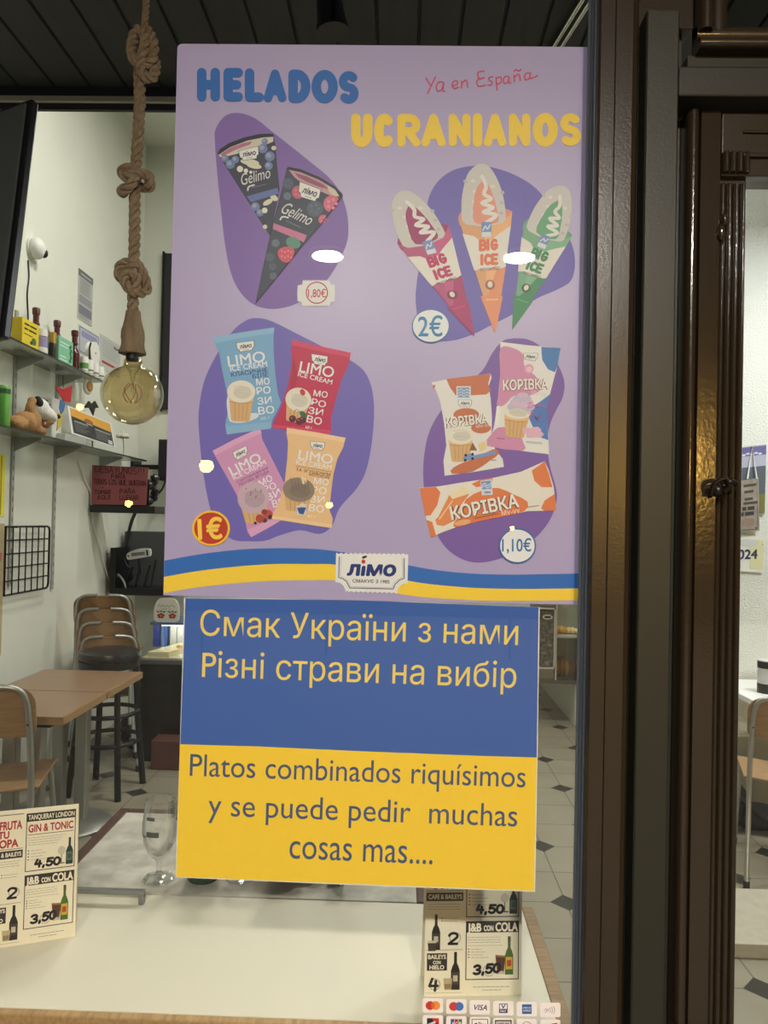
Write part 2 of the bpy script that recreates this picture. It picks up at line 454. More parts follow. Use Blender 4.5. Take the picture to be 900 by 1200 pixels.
# boarded soffit behind the window: one mesh with grooves between its boards
b = B(); prof = []; x = -2.43; W = 0.125
prof.append((-2.4, 3.2)); k = 0
xs = [-0.98 + W * i for i in range(-11, 36)]
for x in xs:
    if -2.38 < x < 3.38: prof += [(x - 0.006, 3.08), (x - 0.003, 3.092), (x + 0.003, 3.092), (x + 0.006, 3.08)]
prof = [(-2.4, 3.2), (-2.4, 3.08)] + prof[1:] + [(3.4, 3.08), (3.4, 3.2)]
b.prism([(p[0], 0.02, p[1]) for p in prof], (0, 1.44, 0))
struct(b.build('ceiling_boards', PLANK))
struct(B().box(-2.2, 3.2, 1.46, 1.475, 3.0, 4.7).build('wall_fascia', DARK))
struct(B().box(-2.2, 3.2, 1.447, 1.46, 3.022, 3.040).build('trim_1', TRIML))
# low wall under the window and the wall over it
struct(B().box(-2.4, 0.30, -0.06, 0.06, 0.0, 0.56).build('wall_front', mat('dark_facade', (60, 54, 46), rough=0.7)))
struct(B().box(-2.4, 3.4, -0.06, 0.06, 2.78, 4.8).build('wall_front_upper', mat('dark_facade', (60, 54, 46))))
struct(B().box(-2.4, -1.45, -0.06, 0.06, 0.56, 2.78).build('wall_front_side', mat('dark_facade', (60, 54, 46))))
# raised step inside the door
struct(B().box(1.15, 2.6, 1.78, 2.22, 0.0, 0.055).build('trim_2', mat('pale_stone_step', (172, 166, 148), rough=0.5, noise=0.08), bevel=0.004))
struct(B().box(1.72, 3.2, 3.275, 3.3, 0.0, 0.42).build('baseboard_right', mat('grey_skirting', (176, 174, 162), rough=0.5)))

# ------------------------------------------------------------------ shop window
w1 = struct(thing('window_1', None, None, (-0.6, -0.02, 0.56)))
B().box(-1.42, 0.262, -0.006, 0.0, 0.60, 2.74).build('glass_pane', PANE, w1, world=True)
b = B()
b.vprof([(0.2615, 0.02), (0.2615, -0.030), (0.264, -0.034), (0.2815, -0.034), (0.2825, -0.031), (0.2840, -0.031), (0.285, -0.034), (0.308, -0.034), (0.315, -0.031), (0.3185, -0.024), (0.319, 0.02)], 0.56, 2.78)
b.build('right_stile', PAINT, w1, world=True)
B().box(-1.45, -1.40, -0.034, 0.02, 0.56, 2.78).build('left_stile', PAINT, w1, world=True, bevel=0.004)
B().box(-1.40, 0.2615, -0.034, 0.02, 0.56, 0.61).build('bottom_rail', PAINT, w1, world=True, bevel=0.004)
B().box(-1.40, 0.2615, -0.034, 0.02, 2.73, 2.78).build('top_rail', PAINT, w1, world=True, bevel=0.004)
b = B(); b.vprof([(0.2515, -0.0065), (0.2515, -0.010), (0.2535, -0.0115), (0.2545, -0.0105), (0.256, -0.0145), (0.258, -0.0125), (0.2595, -0.018), (0.2615, -0.018), (0.2615, -0.0065)], 0.61, 2.73)
b.build('gasket', RUBBER, w1, world=True)
# post between window and door, with the rail over the door
b = B(); b.vprof([(0.319, 0.06), (0.319, -0.010), (0.3235, -0.010), (0.3235, -0.043), (0.3255, -0.045), (0.3665, -0.045), (0.3685, -0.043), (0.3685, 0.012), (0.392, 0.012), (0.392, 0.06)], 0.0, 2.314)
struct(b.build('pillar_1', PAINT2))
struct(B().box(0.319, 0.40, -0.008, 0.06, 2.314, 2.78).build('pillar_2', PAINT))
struct(B().box(0.3685, 1.6, -0.045, 0.06, 2.196, 2.238).build('trim_3', PAINT2, bevel=0.003))
struct(B().box(0.392, 1.6, -0.012, 0.06, 2.238, 2.272).build('trim_4', PAINT2))
# transom window over the door: a rounded moulding around a pane
w2 = struct(thing('window_2', None, None, (1.0, -0.02, 2.27)))
def bead_prof(z0, z1, y0, d, n=8):
    return [(y0 - d * sin(pi * i / n), z0 + (z1 - z0) * (0.5 - 0.5 * cos(pi * i / n))) for i in range(n + 1)]
b = B()
pr = [(0.0, 2.272)] + bead_prof(2.272, 2.290, -0.02, 0.014) + bead_prof(2.290, 2.312, -0.012, 0.010) + [(0.0, 2.312)]
b.prism([(0.402, y, z) for y, z in pr], (1.2, 0, 0))
b.build('moulding_bottom', PAINT, w2, world=True, smooth=True)
b = B(); pr = [(0.402, 0.0)] + [(x, y) for y, x in bead_prof(0.402, 0.422, -0.02, 0.014)] + [(x, y) for y, x in bead_prof(0.422, 0.446, -0.012, 0.010)] + [(0.446, 0.0)]
b.vprof(pr, 2.30, 2.76); b.build('moulding_side', PAINT, w2, world=True, smooth=True)
B().box(0.43, 1.6, 0.004, 0.010, 2.30, 2.76).build('glass_pane', clear_mat('dusty_transom_glass', (0.62, 0.64, 0.60), refl0=0.05, rough=0.05), w2, world=True)

# ------------------------------------------------------------------ door with fluted pilaster
DOORP = mat('brown_wet_gloss_paint', (48, 38, 26), rough=0.16, spec=0.6, bump=0.03, bscale=160, coat=0.3)
d1 = struct(thing('door_1', None, None, (0.40, 0.0, 0.0)))
b = B(); pr = [(0.3925, 0.03)] + [(x, y) for y, x in bead_prof(0.3925, 0.4085, -0.012, 0.010)] + [(0.4085, -0.012), (0.410, -0.006), (0.4115, -0.016), (0.4385, -0.016), (0.4400, -0.006), (0.441, 0.03)]
b.vprof(pr, 0.0, 2.192); b.build('stile', DOORP, d1, world=True, smooth=True)
b = B()
b.box(0.441, 1.5, -0.014, 0.03, 2.10, 2.192); b.box(0.47, 1.5, -0.020, -0.014, 2.125, 2.131); b.box(0.47, 1.5, -0.018, -0.014, 2.160, 2.164)
b.build('top_rail', PAINT, d1, world=True, bevel=0.002)
B().box(0.441, 0.4795, -0.004, 0.03, 0.0, 2.10).build('pilaster_back', PAINT, d1, world=True)
def flutes(z0, z1):
    b = B(); pr = [(0.441, -0.002)]; n = 4; w = 0.0385 / n
    for i in range(n):
        a = 0.441 + i * w
        for j in range(7):
            t = pi * j / 6; pr.append((a + w * 0.5 - w * 0.46 * cos(t), -0.004 - 0.0065 * sin(t)))
    pr.append((0.4795, -0.002)); b.vprof(pr, z0, z1); return b
flutes(0.0, 2.092).build('fluted_shaft', DOORP, d1, world=True, smooth=True)
flutes(2.1035, 2.132).build('fluted_capital', DOORP, d1, world=True, smooth=True)
for o in list(d1.children):
    if o.name.startswith('fluted_capital'):
        o.data.transform(Matrix.Translation((0, -0.012, 0)))
# small carved boss and the dark twisted latch on the shaft
b = B(); b.ball((0.4395, -0.020, 2.018), (0.005, 0.005, 0.012), 14, 8); b.ball((0.4435, -0.020, 2.036), (0.004, 0.005, 0.009), 14, 8)
b.build('carved_boss', DOORP, d1, world=True, smooth=True)
hz = onY(838, 573, -0.03).z; hx = 0.437
hb = B(); hb.ball((hx - 0.004, -0.028, hz - 0.002), (0.012, 0.012, 0.014), 18, 10); hb.tube(spline([(hx - 0.014, -0.028, hz - 0.012), (hx - 0.012, -0.038, hz + 0.012), (hx + 0.006, -0.040, hz + 0.020), (hx + 0.016, -0.034, hz + 0.004), (hx + 0.006, -0.036, hz - 0.008)], 6, False), 0.0048, 8)
hb.tube(spline([(hx + 0.008, -0.03, hz + 0.006), (hx + 0.022, -0.033, hz + 0.016), (hx + 0.036, -0.032, hz + 0.010)], 6, False), 0.005, 8)
hb.cyl((hx - 0.004, -0.014, hz), (hx - 0.004, -0.028, hz), 0.008, n=14)
for v in hb.bm.verts: v.co = Vector((hx, v.co.y, hz)) + Vector((v.co.x - hx, 0, v.co.z - hz)) * .68
hb.build('door_handle', mat('dark_bronze', (40, 30, 26), rough=0.3, metal=0.2), d1, world=True, smooth=True)
B().box(0.4795, 1.5, 0.004, 0.010, 0.30, 2.10).build('glass_pane', PANE, d1, world=True)
B().box(0.4795, 1.5, -0.014, 0.03, 0.0, 0.30).build('bottom_rail', PAINT, d1, world=True)
B().box(1.43, 1.5, -0.014, 0.03, 0.30, 2.10).build('far_stile', PAINT, d1, world=True)

# ------------------------------------------------------------------ lamps of the bar (high, behind the posters) and the added one past the door
for i, p in enumerate(ROOM_LAMPS):
    t = thing('ceiling_lamp', ['round white lamp hung high behind the ice cream poster, near left', 'round white lamp hung high behind the ice cream poster, near right',
        'round white lamp hung deep in the bar, far left', 'round white lamp hung deep in the bar, far right', 'unseen round white lamp added to brighten the wall behind the door'][i], 'lamp', p[:3], 0, 'ceiling lamps of the bar')
    B().lathe([(0.0, 0.05), (0.10, 0.05), (0.27, 0.02), (0.28, -0.01), (0.265, -0.015), (0.265, 0.0), (0, 0.0)], n=40).build('lamp_shade', WHITE, t, smooth=True)
    B().cyl((0, 0, 0.05), (0, 0, 0.08 if i < 4 else 1.3), 0.008, n=8).build('hanging_rod', STEEL, t)
# ------------------------------------------------------------------ street side: what the glass mirrors
lit = mat('lit_round_diffuser', (255, 250, 240), emit=(255, 248, 235), estr=STREET)
for i, (px, py) in enumerate(((384, 301), (608, 303))):
    p = onZ(px, py, 2.95); p.y = -p.y
    t = thing('street_ceiling_lamp', ['round arcade lamp outside the window, the one to the west', 'round arcade lamp outside the window, the one to the east'][i], 'lamp', p, 0, 'arcade lamps over the pavement')
    B().cyl((0, 0, 0.0), (0, 0, 0.008), 0.075, n=32).build('diffuser', lit, t)
    B().lathe([(0.076, 0.0), (0.095, 0.0), (0.098, 0.02), (0.05, 0.03), (0, 0.03)], n=32).build('rim', WHITE, t, smooth=True)
    B().cyl((0, 0, 0.03), (0, 0, 1.6), 0.01, n=8).build('hanging_rod', BLACKM, t)
yl = mat('lit_yellow_globe', (255, 214, 120), emit=(255, 205, 96), estr=60.0)
for i, (px, py, r) in enumerate(((242, 546, 0.085), (386, 592, 0.042), (151, 590, 0.045), (94, 477, 0.045), (600, 619, 0.03), (762, 546, 0.20))):
    p = onY(px, py, 8.0); p.y = -p.y
    t = thing('street_lantern', ['large yellow globe lantern across the street', 'small yellow globe lantern across the street beside the large one', 'small yellow globe lantern across the street, far west',
        'small yellow globe lantern hung highest across the street', 'tiny yellow globe lantern across the street, far east', 'biggest yellow globe lantern across the street, east of the door post'][i], 'lantern', (p.x, p.y, -0.02), 0, 'lanterns across the street')
    h = p.z + 0.02
    B().ball((0, 0, h), r, 20, 12).build('globe', yl if i < 5 else mat('lit_big_yellow_globe', (255, 214, 120), emit=(255, 196, 90), estr=210.0), t, smooth=True)
    B().cyl((0, 0, 0), (0, 0, h - r * 0.9), 0.018, 0.012, 10).build('post', BLACKM, t)
    B().lathe([(r * 0.7, h + r * 0.75), (r * 0.5, h + r * 1.15), (0, h + r * 1.3)], n=16).build('cap', BLACKM, t, smooth=True)

# ------------------------------------------------------------------ big ice cream poster behind the glass
YP = 0.010
def onposter(x, y, L):
    p = onY(x, y, YP); p.y = YP - 0.0006 - L * 0.0003; return p
def crop(x0, y0, s):
    def f(x, y): return (x0 + x / s, y0 + y / s)
    return f
def via(c):
    def f(x, y, L):
        q = c(x, y); return onposter(q[0], q[1], L)
    return f
Z1, Z2, P3, P4 = via(crop(250,150,5.456)), via(crop(430,60,3.427)), via(crop(190,370,3.4615)), via(crop(440,390,3.6))
Z3, Z4, Z5, Z6, Z7 = via(crop(240,380,5.0)), via(crop(250,500,5.294)), via(crop(490,400,5.0)), via(crop(490,530,5.0)), via(crop(380,640,8.182))
C1 = via(crop(200,40,3.528))
lam = mat('laminated_lavender_paper', (175, 163, 204), rough=0.36, spec=0.45, bump=0.10, bscale=9, noise=0.015, nscale=3)
def sheet(t, px, material, name='sheet'):
    a = [onY(p[0], p[1], YP) for p in px]
    for v in a: v.y = YP - 0.0005
    b = B(); b.prism(a, (0, 0.0006, 0)); return b.build(name, material, t, world=True)
ps = thing('ice_cream_poster', 'large lavender poster of ice cream packs and prices taped behind the shop window', 'poster', onY(436, 702, YP))
sheet(ps, [(208,56),(209.5,53),(213,51.6),(300,52.2),(450,53.4),(694,55.4),(687,380),(680,708.5),(500,705.5),(350,702),(191.5,697.5),(199.5,380)], lam)
# background shapes
V1, V2, V3 = (128,100,172), (112,102,184), (124,94,168)
a = Art(C1); a.poly([(183,440),(188,390),(225,340),(280,327),(350,350),(430,412),(560,515),(670,610),(722,710),(735,820),(715,900),(660,1000),(600,1060),(520,1115),(430,1137),(350,1122),(290,1070),(250,990),(225,870),(210,740),(195,600)], V1, 1, 4).build('violet_blob', ps)
a = Art(Z2); a.poly([(196,1010),(200,930),(215,830),(235,700),(245,600),(280,530),(340,482),(420,462),(500,467),(580,492),(650,530),(700,575),(760,660),(820,770),(835,850),(820,920),(770,955),(690,990),(640,1020),(580,1060),(500,1100),(420,1140),(340,1163),(270,1160),(215,1110)], V2, 1, 4).build('violet_blob', ps)
a = Art(P3); a.poly([(150,470),(150,380),(170,270),(215,170),(280,70),(340,20),(390,10),(450,25),(560,80),(680,140),(770,185),(830,240),(858,340),(855,480),(830,620),(790,700),(720,780),(690,850),(640,885),(560,870),(480,890),(420,912),(350,915),(280,905),(220,840),(190,760),(165,620)], V2, 1, 4).build('violet_blob', ps)
a = Art(P4); a.poly([(530,40),(570,25),(640,28),(700,60),(760,120),(795,200),(790,270),(760,330),(735,390),(725,470),(735,560),(765,680),(745,770),(690,850),(600,920),(500,960),(410,968),(330,935),(270,870),(225,760),(203,640),(205,520),(230,410),(290,310),(370,230),(450,160),(490,90)], V3, 1, 4).build('violet_blob', ps)
top = [(192.9,657),(233,649.7),(276.7,644.4),(320,642.4),(363,643),(393.7,645.9),(435,653),(477.5,662),(509,667.8),(551,672),(595.6,673.3),(634,672.8),(680.5,672)]
mid = [(192.3,676),(233,669),(276.7,664),(320,661),(363,661),(393.7,661.8),(435,670),(477.5,680.3),(509,685),(551,688.6),(595.6,690),(634,690),(680.2,689.4)]
bot = [(192,695),(233,688),(277,683.4),(320,680.6),(363,680),(394,680.3),(430,687),(466,695.5),(495.6,699.7),(537,702.5),(579,704),(634,704),(680,703.3)]
a = Art(onposter)
for q, r, c in ((top, mid, (52,108,188)), (mid, bot, (246,208,66))):
    q2 = [(p.x, p.y) for p in spline([(x, y, 0) for x, y in q], 4, False)]; r2 = [(p.x, p.y) for p in spline([(x, y, 0) for x, y in r], 4, False)]
    for i in range(len(q2) - 1): a.poly([q2[i], q2[i+1], r2[i+1], r2[i]], c, 1)
a.build('ribbon', ps)
# HELADOS / UCRANIANOS in a fat round pen, the red handwriting
a = Art(onposter); cH = (44, 104, 184); w = 11.2
for ch, x0, x1, y in (('H',231,258,119.5),('E',262,285,119.6),('L',287,309.5,120),('A',308.5,336.5,121),('D',338,364,121.5),('O',365,396,121.8),('S',396.5,421,122.8)):
    a.glyph(ch, x0 + w/2, y - w/2, x1 - w/2, y - 39.5 + w/2, w if ch not in 'AS' else 10.2, cH, 2)
a.build('title_lettering', ps)
a = Art(onposter); cU = (244, 208, 72); w = 11.0
for ch, x0, x1 in (('U',411.5,436.5),('C',438.5,461.5),('R',465,493.5),('A',493,523),('N',525,552),('I',554,566.5),('A',566,594),('N',595.5,622),('O',624,653.5),('S',655.5,681.5)):
    y = 173.5 - (x0 - 411) * 0.004
    a.glyph(ch, x0 + w/2, y - w/2, x1 - w/2, y - 40 + w/2, w if ch not in 'ANSR' else 9.6, cU, 2)
a.build('title_lettering', ps)
a = Art(Z2)
for pl in ([(237,110),(255,138)],[(275,105),(243,172)],[(308,128),(290,125),(278,145),(285,162),(300,155),(308,130),(305,160),(312,163)],[(342,142),(362,135),(362,122),(350,122),(342,138),(350,152),(368,146)],
    [(380,122),(380,150)],[(380,132),(395,118),(402,125),(404,147)],[(470,82),(445,88),(450,112),(470,108)],[(450,112),(440,125),(448,143),(475,138)],[(505,105),(490,108),(492,120),(503,126),(498,138),(484,138)],
    [(518,108),(522,158)],[(519,112),(535,105),(540,120),(530,133),(521,130)],[(570,105),(555,103),(547,118),(553,132),(566,125),(571,105),(570,128),(578,130)],[(590,98),(592,124)],[(592,108),(605,95),(613,102),(615,120)],
    [(590,82),(600,76),(608,82),(618,76)],[(655,90),(640,90),(632,104),(638,117),(652,110),(657,90),(656,112),(685,100)]):
    a.curve(pl, 5.5, (206,84,112), 2, 3)
a.build('handwriting', ps)

def logo(a, pts, L, col=(52,58,92), word='лімо'):
    """ticket-shaped white tag with the four-letter word; pts = its four corners"""
    (x0,y0),(x1,y1),(x2,y2),(x3,y3) = pts       # TL TR BR BL
    def q(u, v): return (x0+(x1-x0)*u+(x3-x0)*v+(x0-x1+x2-x3)*u*v, y0+(y1-y0)*u+(y3-y0)*v+(y0-y1+y2-y3)*u*v)
    a.poly([q(*k) for k in ((-.03,-.04),(1.03,-.04),(1.03,.7),(.93,.78),(.9,1.04),(.1,1.04),(.07,.78),(-.03,.7))], col, L)
    a.poly([q(*k) for k in ((0,0),(1,0),(1,.67),(.9,.75),(.87,1),(.13,1),(.1,.75),(0,.67))], (228,228,224), L + 0.5)
    A, Bq = q(.14,.68), q(.86,.68); h = (Vector(q(.5,.68)) - Vector(q(.5,.18))).length
    a.text(word, A[0], A[1], Bq[0], Bq[1], h, (38,44,78), L + 1, 0.03, 0.12)
    p0, p1 = q(.34,.86), q(.66,.86); a.stroke([p0, p1], h * 0.09, (120,124,150), L + 1)
    return a
def cup(a, cx, cy, w, h, L, cone=(214,172,120), cream=(226,220,206), ry=0.33, tilt=0.0, swirl=None):
    """wafer cup with ice cream: (cx,cy) middle of the cup's mouth"""
    def r(x, y): return (cx + x*cos(tilt) - y*sin(tilt), cy + x*sin(tilt) + y*cos(tilt))
    a.poly([r(-w/2,0),(r(w/2,0)),r(w*.36,h),r(w*.28,h*1.05),r(-w*.28,h*1.05),r(-w*.36,h)], cone, L)
    dk = tuple(int(v*.85) for v in cone); lt = tuple(min(255,int(v*1.08)) for v in cone)
    a.poly([r(-w/2,h*.02),r(w/2,h*.02),r(w*.46,h*.3),r(0,h*.36),r(-w*.46,h*.3)], lt, L + .3)
    for k in (-.25,-.08,.09,.26): a.stroke([r(w*k,h*.34),r(w*k*.8,h*.98)], w*.025, dk, L + .4, cap=False)
    a.stroke([r(-w*.45,h*.32),r(0,h*.38),r(w*.45,h*.32)], w*.03, dk, L + .5, cap=False)
    a.poly([r(p[0], p[1]) for p in ell(0, -w*.06, w*.55, w*ry)], cream, L + .6)
    c2 = tuple(int(v*.92) for v in cream)
    a.poly([r(p[0], p[1]) for p in ell(w*.05, -w*.02, w*.36, w*ry*.55)], c2, L + .7)
    for k in (-.2, 0.05): a.curve([r(-w*.3,w*k-w*.02),r(0,w*(k-.08)),r(w*.32,w*k)], w*.02, tuple(int(v*.85) for v in cream), L + .8)
    return a

# two dark waffle cones
a = Art(Z1)
NV = (52, 58, 78)
a.poly([(28,165),(40,140),(100,100),(200,62),(300,40),(380,38),(388,55),(395,100),(410,250),(424,395),(365,690),(355,680)], (36,32,44), 2)
a.poly([(34,172),(110,125),(220,82),(320,62),(386,58),(400,120),(418,395),(362,685)], NV, 2.5)
a.poly([(36,174),(110,126),(220,84),(320,64),(385,60),(384,90),(330,112),(290,135),(165,165),(70,190),(44,190)], (206,200,186), 3)
a.poly([(45,172),(110,130),(190,100),(250,88),(235,110),(150,140),(100,165),(58,182)], (176,112,142), 3.4)
for x, y, r in ((110,235,30),(75,198,24),(142,205,24),(318,135,30),(362,185,32),(355,245,26),(330,90,20),(270,505,28),(300,545,24)): a.poly(ell(x, y, r), (112,128,172), 3.5); a.poly(ell(x-r*.2, y-r*.2, r*.5), (148,160,196), 3.8)
for x, y, rx, ry, t in ((235,222,60,20,.15),(262,245,48,18,.2),(388,132,16,14,0),(350,478,34,16,-.5),(390,450,26,18,.6),(332,635,14,14,0)): a.poly(ell(x, y, rx, ry, rot=t), (214,212,190), 3.9)
for x, y, r in ((172,266,20),(210,277,14),(241,286,10),(330,530,18)): a.poly(ell(x, y, r), (224,222,208), 4)
logo(a, [(165,152),(288,122),(292,196),(178,212)], 4.2)
a.text('Gelimo', 180, 372, 366, 322, 72, (214,214,214), 4.4, 0.0, 0.25); a.curve([(222,402),(228,380),(262,368)], 10, (214,214,214), 4.4)
a.stroke([(250,385),(340,362)], 5, (110,114,126), 4.4); a.poly([(216,440),(412,386),(420,424),(242,478)], (98,114,172), 4.4)
a.build('waffle_cone_picture', ps)
a = Art(Z1)
a.poly([(470,262),(480,252),(560,268),(680,318),(780,378),(826,425),(828,445),(812,462),(700,610),(560,770),(270,1128),(335,820),(385,600),(440,400)], (38,34,46), 5)
a.poly([(470,268),(560,285),(680,335),(780,392),(812,450),(700,602),(560,762),(272,1120),(340,815),(390,600),(445,400)], (58,66,84), 5.4)
a.poly([(484,272),(560,288),(680,338),(775,395),(806,440),(770,445),(700,415),(600,380),(520,320)], (196,150,164), 5.8)
a.poly([(520,290),(600,315),(700,362),(740,395),(690,385),(600,350),(545,320)], (150,88,112), 6); a.poly([(730,370),(780,400),(806,440),(770,440),(740,410)], (206,198,178), 6.1)
for x, y, r, c in ((545,415,42,(196,98,124)),(760,490,55,(204,110,136)),(705,590,32,(200,104,130)),(480,360,36,(78,88,110)),(475,440,26,(96,108,130)),(650,520,52,(80,92,112)),(400,740,26,(92,106,122)),(365,830,30,(74,84,104)),(380,890,26,(74,84,104)),(385,950,24,(82,94,110))):
    pts = [(p[0], p[1]) for p in ell(x, y, r)]
    if c[0] > 190 and x > 690: pts = [(min(p[0], 805 - max(0, (p[1]-455)) * .72), p[1]) for p in pts]
    a.poly(pts, c, 6.2)
    for k in range(5): a.poly(ell(x + r*.5*cos(k*1.26), y + r*.5*sin(k*1.26), r*.2, n=10), tuple(min(255, int(v*1.15)) for v in c), 6.5)
logo(a, [(555,350),(688,400),(668,478),(545,440)], 6.8)
a.text('Gelimo', 425, 540, 610, 628, 76, (216,216,220), 7, 0.0, 0.25); a.curve([(430,590),(445,572),(480,578)], 10, (216,216,220), 7)
a.stroke([(470,600),(560,640)], 5, (118,124,136), 7); a.poly([(386,612),(600,690),(580,735),(382,650)], (198,118,158), 7)
a.poly(ell(512,738,48,36,rot=.4), (84,140,124), 7); a.poly([(415,790),(450,765),(510,770),(518,810),(490,858),(450,862),(420,830)], (206,82,102), 7.3, 3)
for k in range(8): a.poly(ell(440 + (k%4)*20, 790 + (k//4)*34 + (k%2)*8, 6, n=10), (226,132,146), 7.6)
a.build('waffle_cone_picture', ps)

# ticket 1,80 EUR
a = Art(Z1); pts = []
for i in range(12): pts += [(576 + i*14.3, 972), (583 + i*14.3, 982)]
pts += [(748,985),(752,1003),(775,1005),(778,1060),(776,1112),(752,1116),(745,1140)]
for i in range(12): pts += [(738 - i*14.3, 1146), (731 - i*14.3, 1136)]
pts += [(568,1138),(566,1115),(540,1110),(537,1060),(541,1008),(568,1004),(572,985)]
a.poly(pts, (226,226,226), 4); a.ring(663, 1056, 64, 71, (188,60,74), 5)
a.text('1,80€', 606, 1083, 720, 1085, 54, (190,52,66), 5, 0.01); a.build('price_ticket', ps)

# three foamed cones
def affine(src, dst):
    (a0,a1,a2),(b0,b1,b2) = src, dst
    A = Matrix(((a1[0]-a0[0],a2[0]-a0[0]),(a1[1]-a0[1],a2[1]-a0[1]))); D = Matrix(((b1[0]-b0[0],b2[0]-b0[0]),(b1[1]-b0[1],b2[1]-b0[1])))
    T = D @ A.inverted()
    return lambda x, y: (b0[0] + (T @ Vector((x-a0[0], y-a0[1]))).x, b0[1] + (T @ Vector((x-a0[0], y-a0[1]))).y)
MID = ((368,670),(580,645),(515,1138))
for dst, dark, light, rim, wd_, L0 in ((((125,775),(325,700),(432,1148)), (172,58,112), (196,88,138), (158,52,106), (186,46,104), 2), (MID, (228,150,112), (236,178,128), (226,150,130), (222,116,76), 2), (((632,690),(822,740),(582,1122)), (70,140,100), (130,182,148), (104,166,128), (62,136,94), 2)):
    T = affine(MID, dst)
    a = Art(lambda x, y, L, T=T: Z2(*T(x, y), L))
    L = L0
    a.poly([(366,668),(376,648),(420,640),(540,630),(570,638),(583,646),(578,700),(520,720),(400,712),(372,700)], rim, L)
    a.poly([(385,690),(380,600),(395,520),(415,480),(450,455),(485,462),(515,500),(540,560),(553,620),(556,690),(520,700),(470,705),(420,700)], (206,202,200), L + .5, 4)
    for k in range(16):
        x = 395 + (k*37) % 150; y = 500 + (k*53) % 170; a.poly(ell(x, y + (abs(x-465)*.35), 9, 7, n=10), (222,219,216) if k % 2 else (188,184,184), L + .7)
    a.poly([(432,690),(430,600),(442,550),(470,522),(498,560),(520,630),(522,690)], rim, L + 1, 3)
    a.curve([(462,505),(478,545),(470,575),(498,595),(462,612),(505,630),(468,648),(518,660),(480,690)], 15, (226,224,222), L + 1.4)
    a.poly([(366,670),(400,698),(470,708),(545,692),(582,648),(578,700),(515,1138)], light, L + 1.8)
    a.poly([(366,670),(400,698),(470,708),(475,860),(490,1040),(515,1138)], tuple(int(v*.93) for v in light), L + 1.9)
    a.poly([(520,880),(558,860),(515,1138),(480,990)], dark, L + 2); a.poly([(455,985),(545,985),(515,1138)], dark, L + 2.05)
    a.poly([(383,735),(430,745),(455,765),(500,760),(530,735),(577,702),(556,868),(530,876),(505,870),(480,882),(455,874),(432,884),(424,864)], (226,222,216), L + 2.3)
    a.rect(459, 688, 500, 735, (120,146,196), L + 2.6); a.rect(461, 728, 498, 748, (214,218,226), L + 2.7); a.curve([(465,722),(475,705),(483,716),(494,700)], 5, (212,220,236), L + 2.8)
    a.pen('BIG', 455, 800, 521, 796, 36, 12.5, wd_, L + 2.6, gap=.5); a.pen('ICE', 461, 857, 521, 854, 35, 12.5, wd_, L + 2.6, gap=.5)
    a.text('пломбір', 456, 885, 532, 878, 15, (96,72,84), L + 2.6, 0.01, .2)
    a.poly(ell(494, 940, 20, 20), tuple(int(v*.72) for v in dark), L + 2.6); a.poly(ell(494, 938, 10, 13), (230,216,206), L + 2.8)
    a.stroke([(478,1000),(525,998)], 5, tuple(min(255,int(v*1.25)) for v in dark), L + 2.6)
    a.build('foamed_cone_picture', ps)
a = Art(Z2); a.poly(ell(256,1105,76,68), (62,126,178), 6); a.poly(ell(256,1105,72,64), (228,232,236), 6.4)
a.text('2€', 205, 1146, 304, 1146, 84, (58,132,186), 6.8, 0.012); a.build('price_badge', ps)

# four flow-pack wrappers
WH = (226,228,230)
def pack_words(a, big, small, rows, L, ext=None):
    a.text('LIMO', *big, WH, L, 0.012); a.text('ICE CREAM', *small, WH, L, 0.012)
    for wrd, q in rows: a.text(wrd, *q, WH, L, 0.014)
    if ext:
        for wrd, q, c in ext: a.text(wrd, *q, c, L, 0.012)
a = Art(Z3)
a.poly([(43,78),(140,62),(230,46),(320,32),(408,20),(403,90),(405,180),(415,300),(430,410),(448,462),(425,510),(398,560),(388,612),(260,628),(130,646),(120,590),(138,500),(130,400),(105,280),(85,170),(65,125)], (122,170,210), 2)
a.poly([(43,78),(230,46),(408,20),(404,52),(230,78),(62,112)], (140,184,218), 2.3); a.poly([(122,600),(390,572),(388,612),(130,646)], (136,180,216), 2.3)
logo(a, [(186,112),(288,98),(290,150),(196,164)], 2.6)
pack_words(a, (140,250,358,218,62), (152,277,368,248,32), (('МО',(304,358,382,352,38)),('РО',(306,412,388,404,42)),('ЗИ',(312,472,394,464,42)),('ВО',(316,530,410,520,44))), 2.8,
    (('КЛАСИЧНЕ',(156,310,370,280,26),(40,62,120)),('БІЛЕ',(282,318,374,308,24),(40,62,120))))
a.poly([(130,440),(160,420),(190,520),(300,520),(312,545),(240,575),(160,575),(138,540)], (214,222,230), 2.7, 3)
cup(a, 215, 405, 150, 158, 3.2, tilt=.03, ry=.44); a.text('60 г', 330, 562, 385, 556, 18, (200,212,224), 3)
a.build('wrapped_ice_cream_picture', ps)
a = Art(Z3)
a.poly([(515,90),(680,130),(856,168),(846,230),(800,330),(765,450),(738,560),(742,643),(560,635),(388,606),(405,575),(450,480),(490,350),(512,220),(505,150)], (190,44,84), 2)
a.poly([(515,90),(680,130),(856,168),(850,196),(680,160),(510,122)], (206,66,104), 2.3); a.poly([(398,588),(740,622),(742,643),(388,606)], (206,66,104), 2.3)
a.poly([(520,190),(545,300),(520,420),(490,470),(505,340)], (172,34,72), 2.2)
logo(a, [(626,176),(720,190),(716,244),(632,232)], 2.6)
pack_words(a, (552,278,752,314,62), (544,304,744,354,28), (('МО',(636,420,718,432,36)),('РО',(622,470,706,490,38)),('ЗИ',(604,522,690,538,40)),('ВО',(594,572,682,592,42))), 2.8)
cup(a, 548, 450, 138, 120, 3.2, tilt=.18, ry=.50); a.poly(ell(574,400,15,20,rot=-.4), (186,52,66), 4.2)
